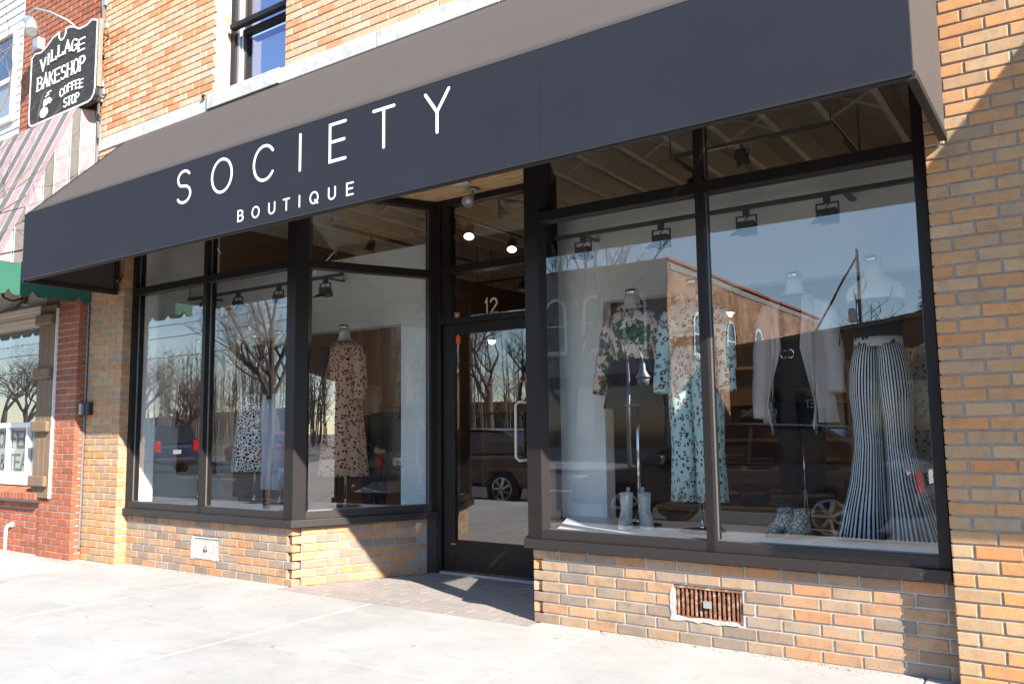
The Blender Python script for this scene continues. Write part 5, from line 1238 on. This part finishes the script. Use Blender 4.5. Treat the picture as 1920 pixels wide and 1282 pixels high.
# ================================================================== CARS
TYRE = mat('tyre', (.015,.015,.015), .85); RIM = mat('alloy', (.55,.55,.56), .3, .8)
def car(label, loc, rot, col, kind='sedan', name='parked_car'):
    P = mat('car_paint_'+label[:14].replace(' ', '_'), col, .25, .3, var=.02); T = thing(name, label, 'car', loc); o0 = (0,0,0)
    def ob(n, mb, m, par=T, **k): o = mb.obj(n, m, par, org=o0, **k); o.location = (0,0,0); return o
    if kind == 'suv': Ln, W, lo, belt, roof = 4.9, 1.9, .35, 1.05, 1.76; prof = [(-2.45,.42),(-2.42,.98),(-2.36,1.06),(1.05,1.08),(2.30,.98),(2.44,.80),(2.45,.42)]; cab = [(-2.38,1.07),(-2.22,1.72),(.35,1.76),(1.10,1.08)]
    else: Ln, W, lo, belt, roof = 4.6, 1.78, .28, .90, 1.42; prof = [(-2.28,.34),(-2.30,.75),(-2.18,.95),(-1.7,.98),(.95,.93),(1.95,.80),(2.27,.62),(2.30,.34)]; cab = [(-1.95,.965),(-1.25,1.38),(-.1,1.43),(.45,1.36),(1.15,.925)]
    b = MB(); n = len(prof)
    for s, wd in ((-1,W/2), (1,W/2)): pass
    b.prism([(x,-W/2,z) for x, z in prof], (0,W,0)); ob('body', b, P, bevel=.09)
    i0, i1 = 0, len(cab)-1
    g_ = MB(); k = len(cab); inn = .17
    L_ = [(x,-(W/2-.05-(inn if 0 < q < k-1 else 0)),z) for q, (x, z) in enumerate(cab)]; Rr = [(x,-y,z) for x, y, z in L_]
    g_.v += [Vector(p) for p in L_+Rr]; g_.f += [tuple(range(k)), tuple(reversed(range(k,2*k)))]+[(q, q+k, (q+1) % k+k, (q+1) % k) for q in range(k)]
    ob('greenhouse', g_, M['carglass'], bevel=.03)
    rf = MB(); tops = cab[1:-1]; yr = W/2-.05-inn+.012
    rf.prism([(x,-yr,z+.012) for x, z in tops]+[(x,-yr,z+.03) for x, z in reversed(tops)], (0,2*yr,0)); ob('roof', rf, P, bevel=.02)
    for s in (-1, 1):
        pl_ = MB()
        for q in range(k-1):
            if q in (0, k-2): pl_.tube([Vector((cab[q][0],s*abs(L_[q][1]),cab[q][1])), Vector((cab[q+1][0],s*abs(L_[q+1][1]),cab[q+1][1]))], .035, 6)
        xm = -.35; pl_.tube([(xm,s*(W/2-.045),belt+.05),(xm,s*(W/2-.21),roof-.02)], .03, 6); ob('pillar', pl_, P)
    wr = .36 if kind == 'suv' else .32
    for x in (-Ln*.29, Ln*.30):
        for s in (-1, 1):
            y = s*(W/2-.10); wh = thing('wheel', None, None, (0,0,0), None, None); wh.parent = T; wh.location = (0,0,0); ORG[wh.name] = Vector((0,0,0))
            prf = [(wr*.62,-.10),(wr*.95,-.11),(wr,-.07),(wr,.07),(wr*.95,.11),(wr*.62,.10)]
            ob('tyre', MB().lathe(prf, (x,y,wr), 24, 'y'), TYRE, wh, smooth=False)
            rm = MB().lathe([(wr*.14,.112*s),(wr*.14,.125*s)], (x,y,wr), 12, 'y')
            for q in range(7):
                an = 2*math.pi*q/7; c_, s2 = math.cos(an), math.sin(an)
                rm.tube([(x+.06*wr*c_,y+.118*s,wr+.06*wr*s2),(x+.64*wr*c_,y+.112*s,wr+.64*wr*s2)], .03, 5)
            rm.tube([(x+.64*wr*math.cos(R(a)),y+.112*s,wr+.64*wr*math.sin(R(a))) for a in range(0,361,15)], .02, 5, False); ob('rim', rm, RIM, wh)
            ob('wheel_arch', MB().lathe([(wr*1.14,-.02),(wr*1.14,.012)], (x,s*(W/2-.005),wr), 24, 'y'), M['black'], wh)
    for s in (-1, 1):
        ob('tail_light', MB().box(-Ln/2-.012,-Ln/2+.18, s*(W/2-.16)-.12,s*(W/2-.16)+.165, belt-.28,belt-.04 if kind == 'sedan' else belt+.15), TAIL, bevel=.02)
        ob('headlight', MB().box(Ln/2-.25,Ln/2+.005, s*(W/2-.2)-.15,s*(W/2-.2)+.16, .60,.74), M['lens'], bevel=.03)
        ob('mirror', MB().box(.75,.93, s*(W/2+.08)-.09,s*(W/2+.08)+.09, belt+.02,belt+.15), P, bevel=.03)
        ob('door_seam', MB().box(-.36,-.35, s*(W/2+.0)-.004,s*(W/2+.0)+.004, .42,belt), M['black'])
    ob('number_plate', MB().box(-Ln/2-.02,-Ln/2-.005, -.16,.16, .70,.86), M['whitepaint']); ob('bumper', MB().box(-Ln/2-.05,-Ln/2+.15, -W/2+.08,W/2-.08, .36,.55), M['black'], bevel=.04)
    T.rotation_euler = (0,0,rot); return T
TAIL = mat('tail_light_red', (.60,.02,.015), .15)
car('grey hatchback parked at the kerb reflected in the wide display window', (-3.95,-6.5,-.158), math.pi, (.10,.105,.115))
car('dark blue SUV reflected in the left display window', (-30.4,-13.6,-.158), math.pi, (.02,.035,.09), 'suv'); bpy.data.objects['parked_car.001'].rotation_euler[2] = math.pi
car('brown sedan parked at the kerb reflected in the entrance door', (-10.4,-6.5,-.158), math.pi, (.17,.14,.115))
car('red sedan parked far along the kerb reflected in the slanting window', (12.5,-6.6,-.158), math.pi, (.42,.03,.04))
car('red sedan reflected beyond the print skirt', (-24.6,-15.8,-.158), 0, (.40,.025,.03))

# grit blown against the foot of the walls
gt = MB(); rn = random.Random(5)
def bit(x, y, r):
    a = rn.uniform(0, 6.28); c, q = math.cos(a)*r, math.sin(a)*r; i = len(gt.v)
    gt.v += [Vector((x+c,y+q,.001)), Vector((x-q,y+c,.001)), Vector((x-c*.8,y-q*.8,.001)), Vector((x,y,.001+r*rn.uniform(.5,1)))]; gt.f += [(i,i+1,i+3), (i+1,i+2,i+3), (i+2,i,i+3), (i,i+2,i+1)]
for k in range(420):
    bit(rn.uniform(-7.85,-5.5), .105-abs(rn.gauss(0,.05)), rn.uniform(.002,.007)); bit(rn.uniform(-3.0,-.6), .105-abs(rn.gauss(0,.05)), rn.uniform(.002,.007)); bit(rn.uniform(-9.2,-7.9), -.11-abs(rn.gauss(0,.06)), rn.uniform(.002,.008))
for k in range(110):
    t_ = rn.random(); bit(-5.40+.5*t_+abs(rn.gauss(0,.05)), .14+1.0*t_, rn.uniform(.002,.007)); bit(rn.uniform(-4.8,-3.7), 1.20-abs(rn.gauss(0,.06)), rn.uniform(.002,.008))
for k in range(160): bit(rn.uniform(-8,1), rn.uniform(-3,0), rn.uniform(.0015,.005))
tag(gt.obj('grit', mat('grit', (.26,.235,.20), .95, var=.6, sc=80)), 'fine grit lying along the foot of the brick walls', 'grit', kind='stuff')
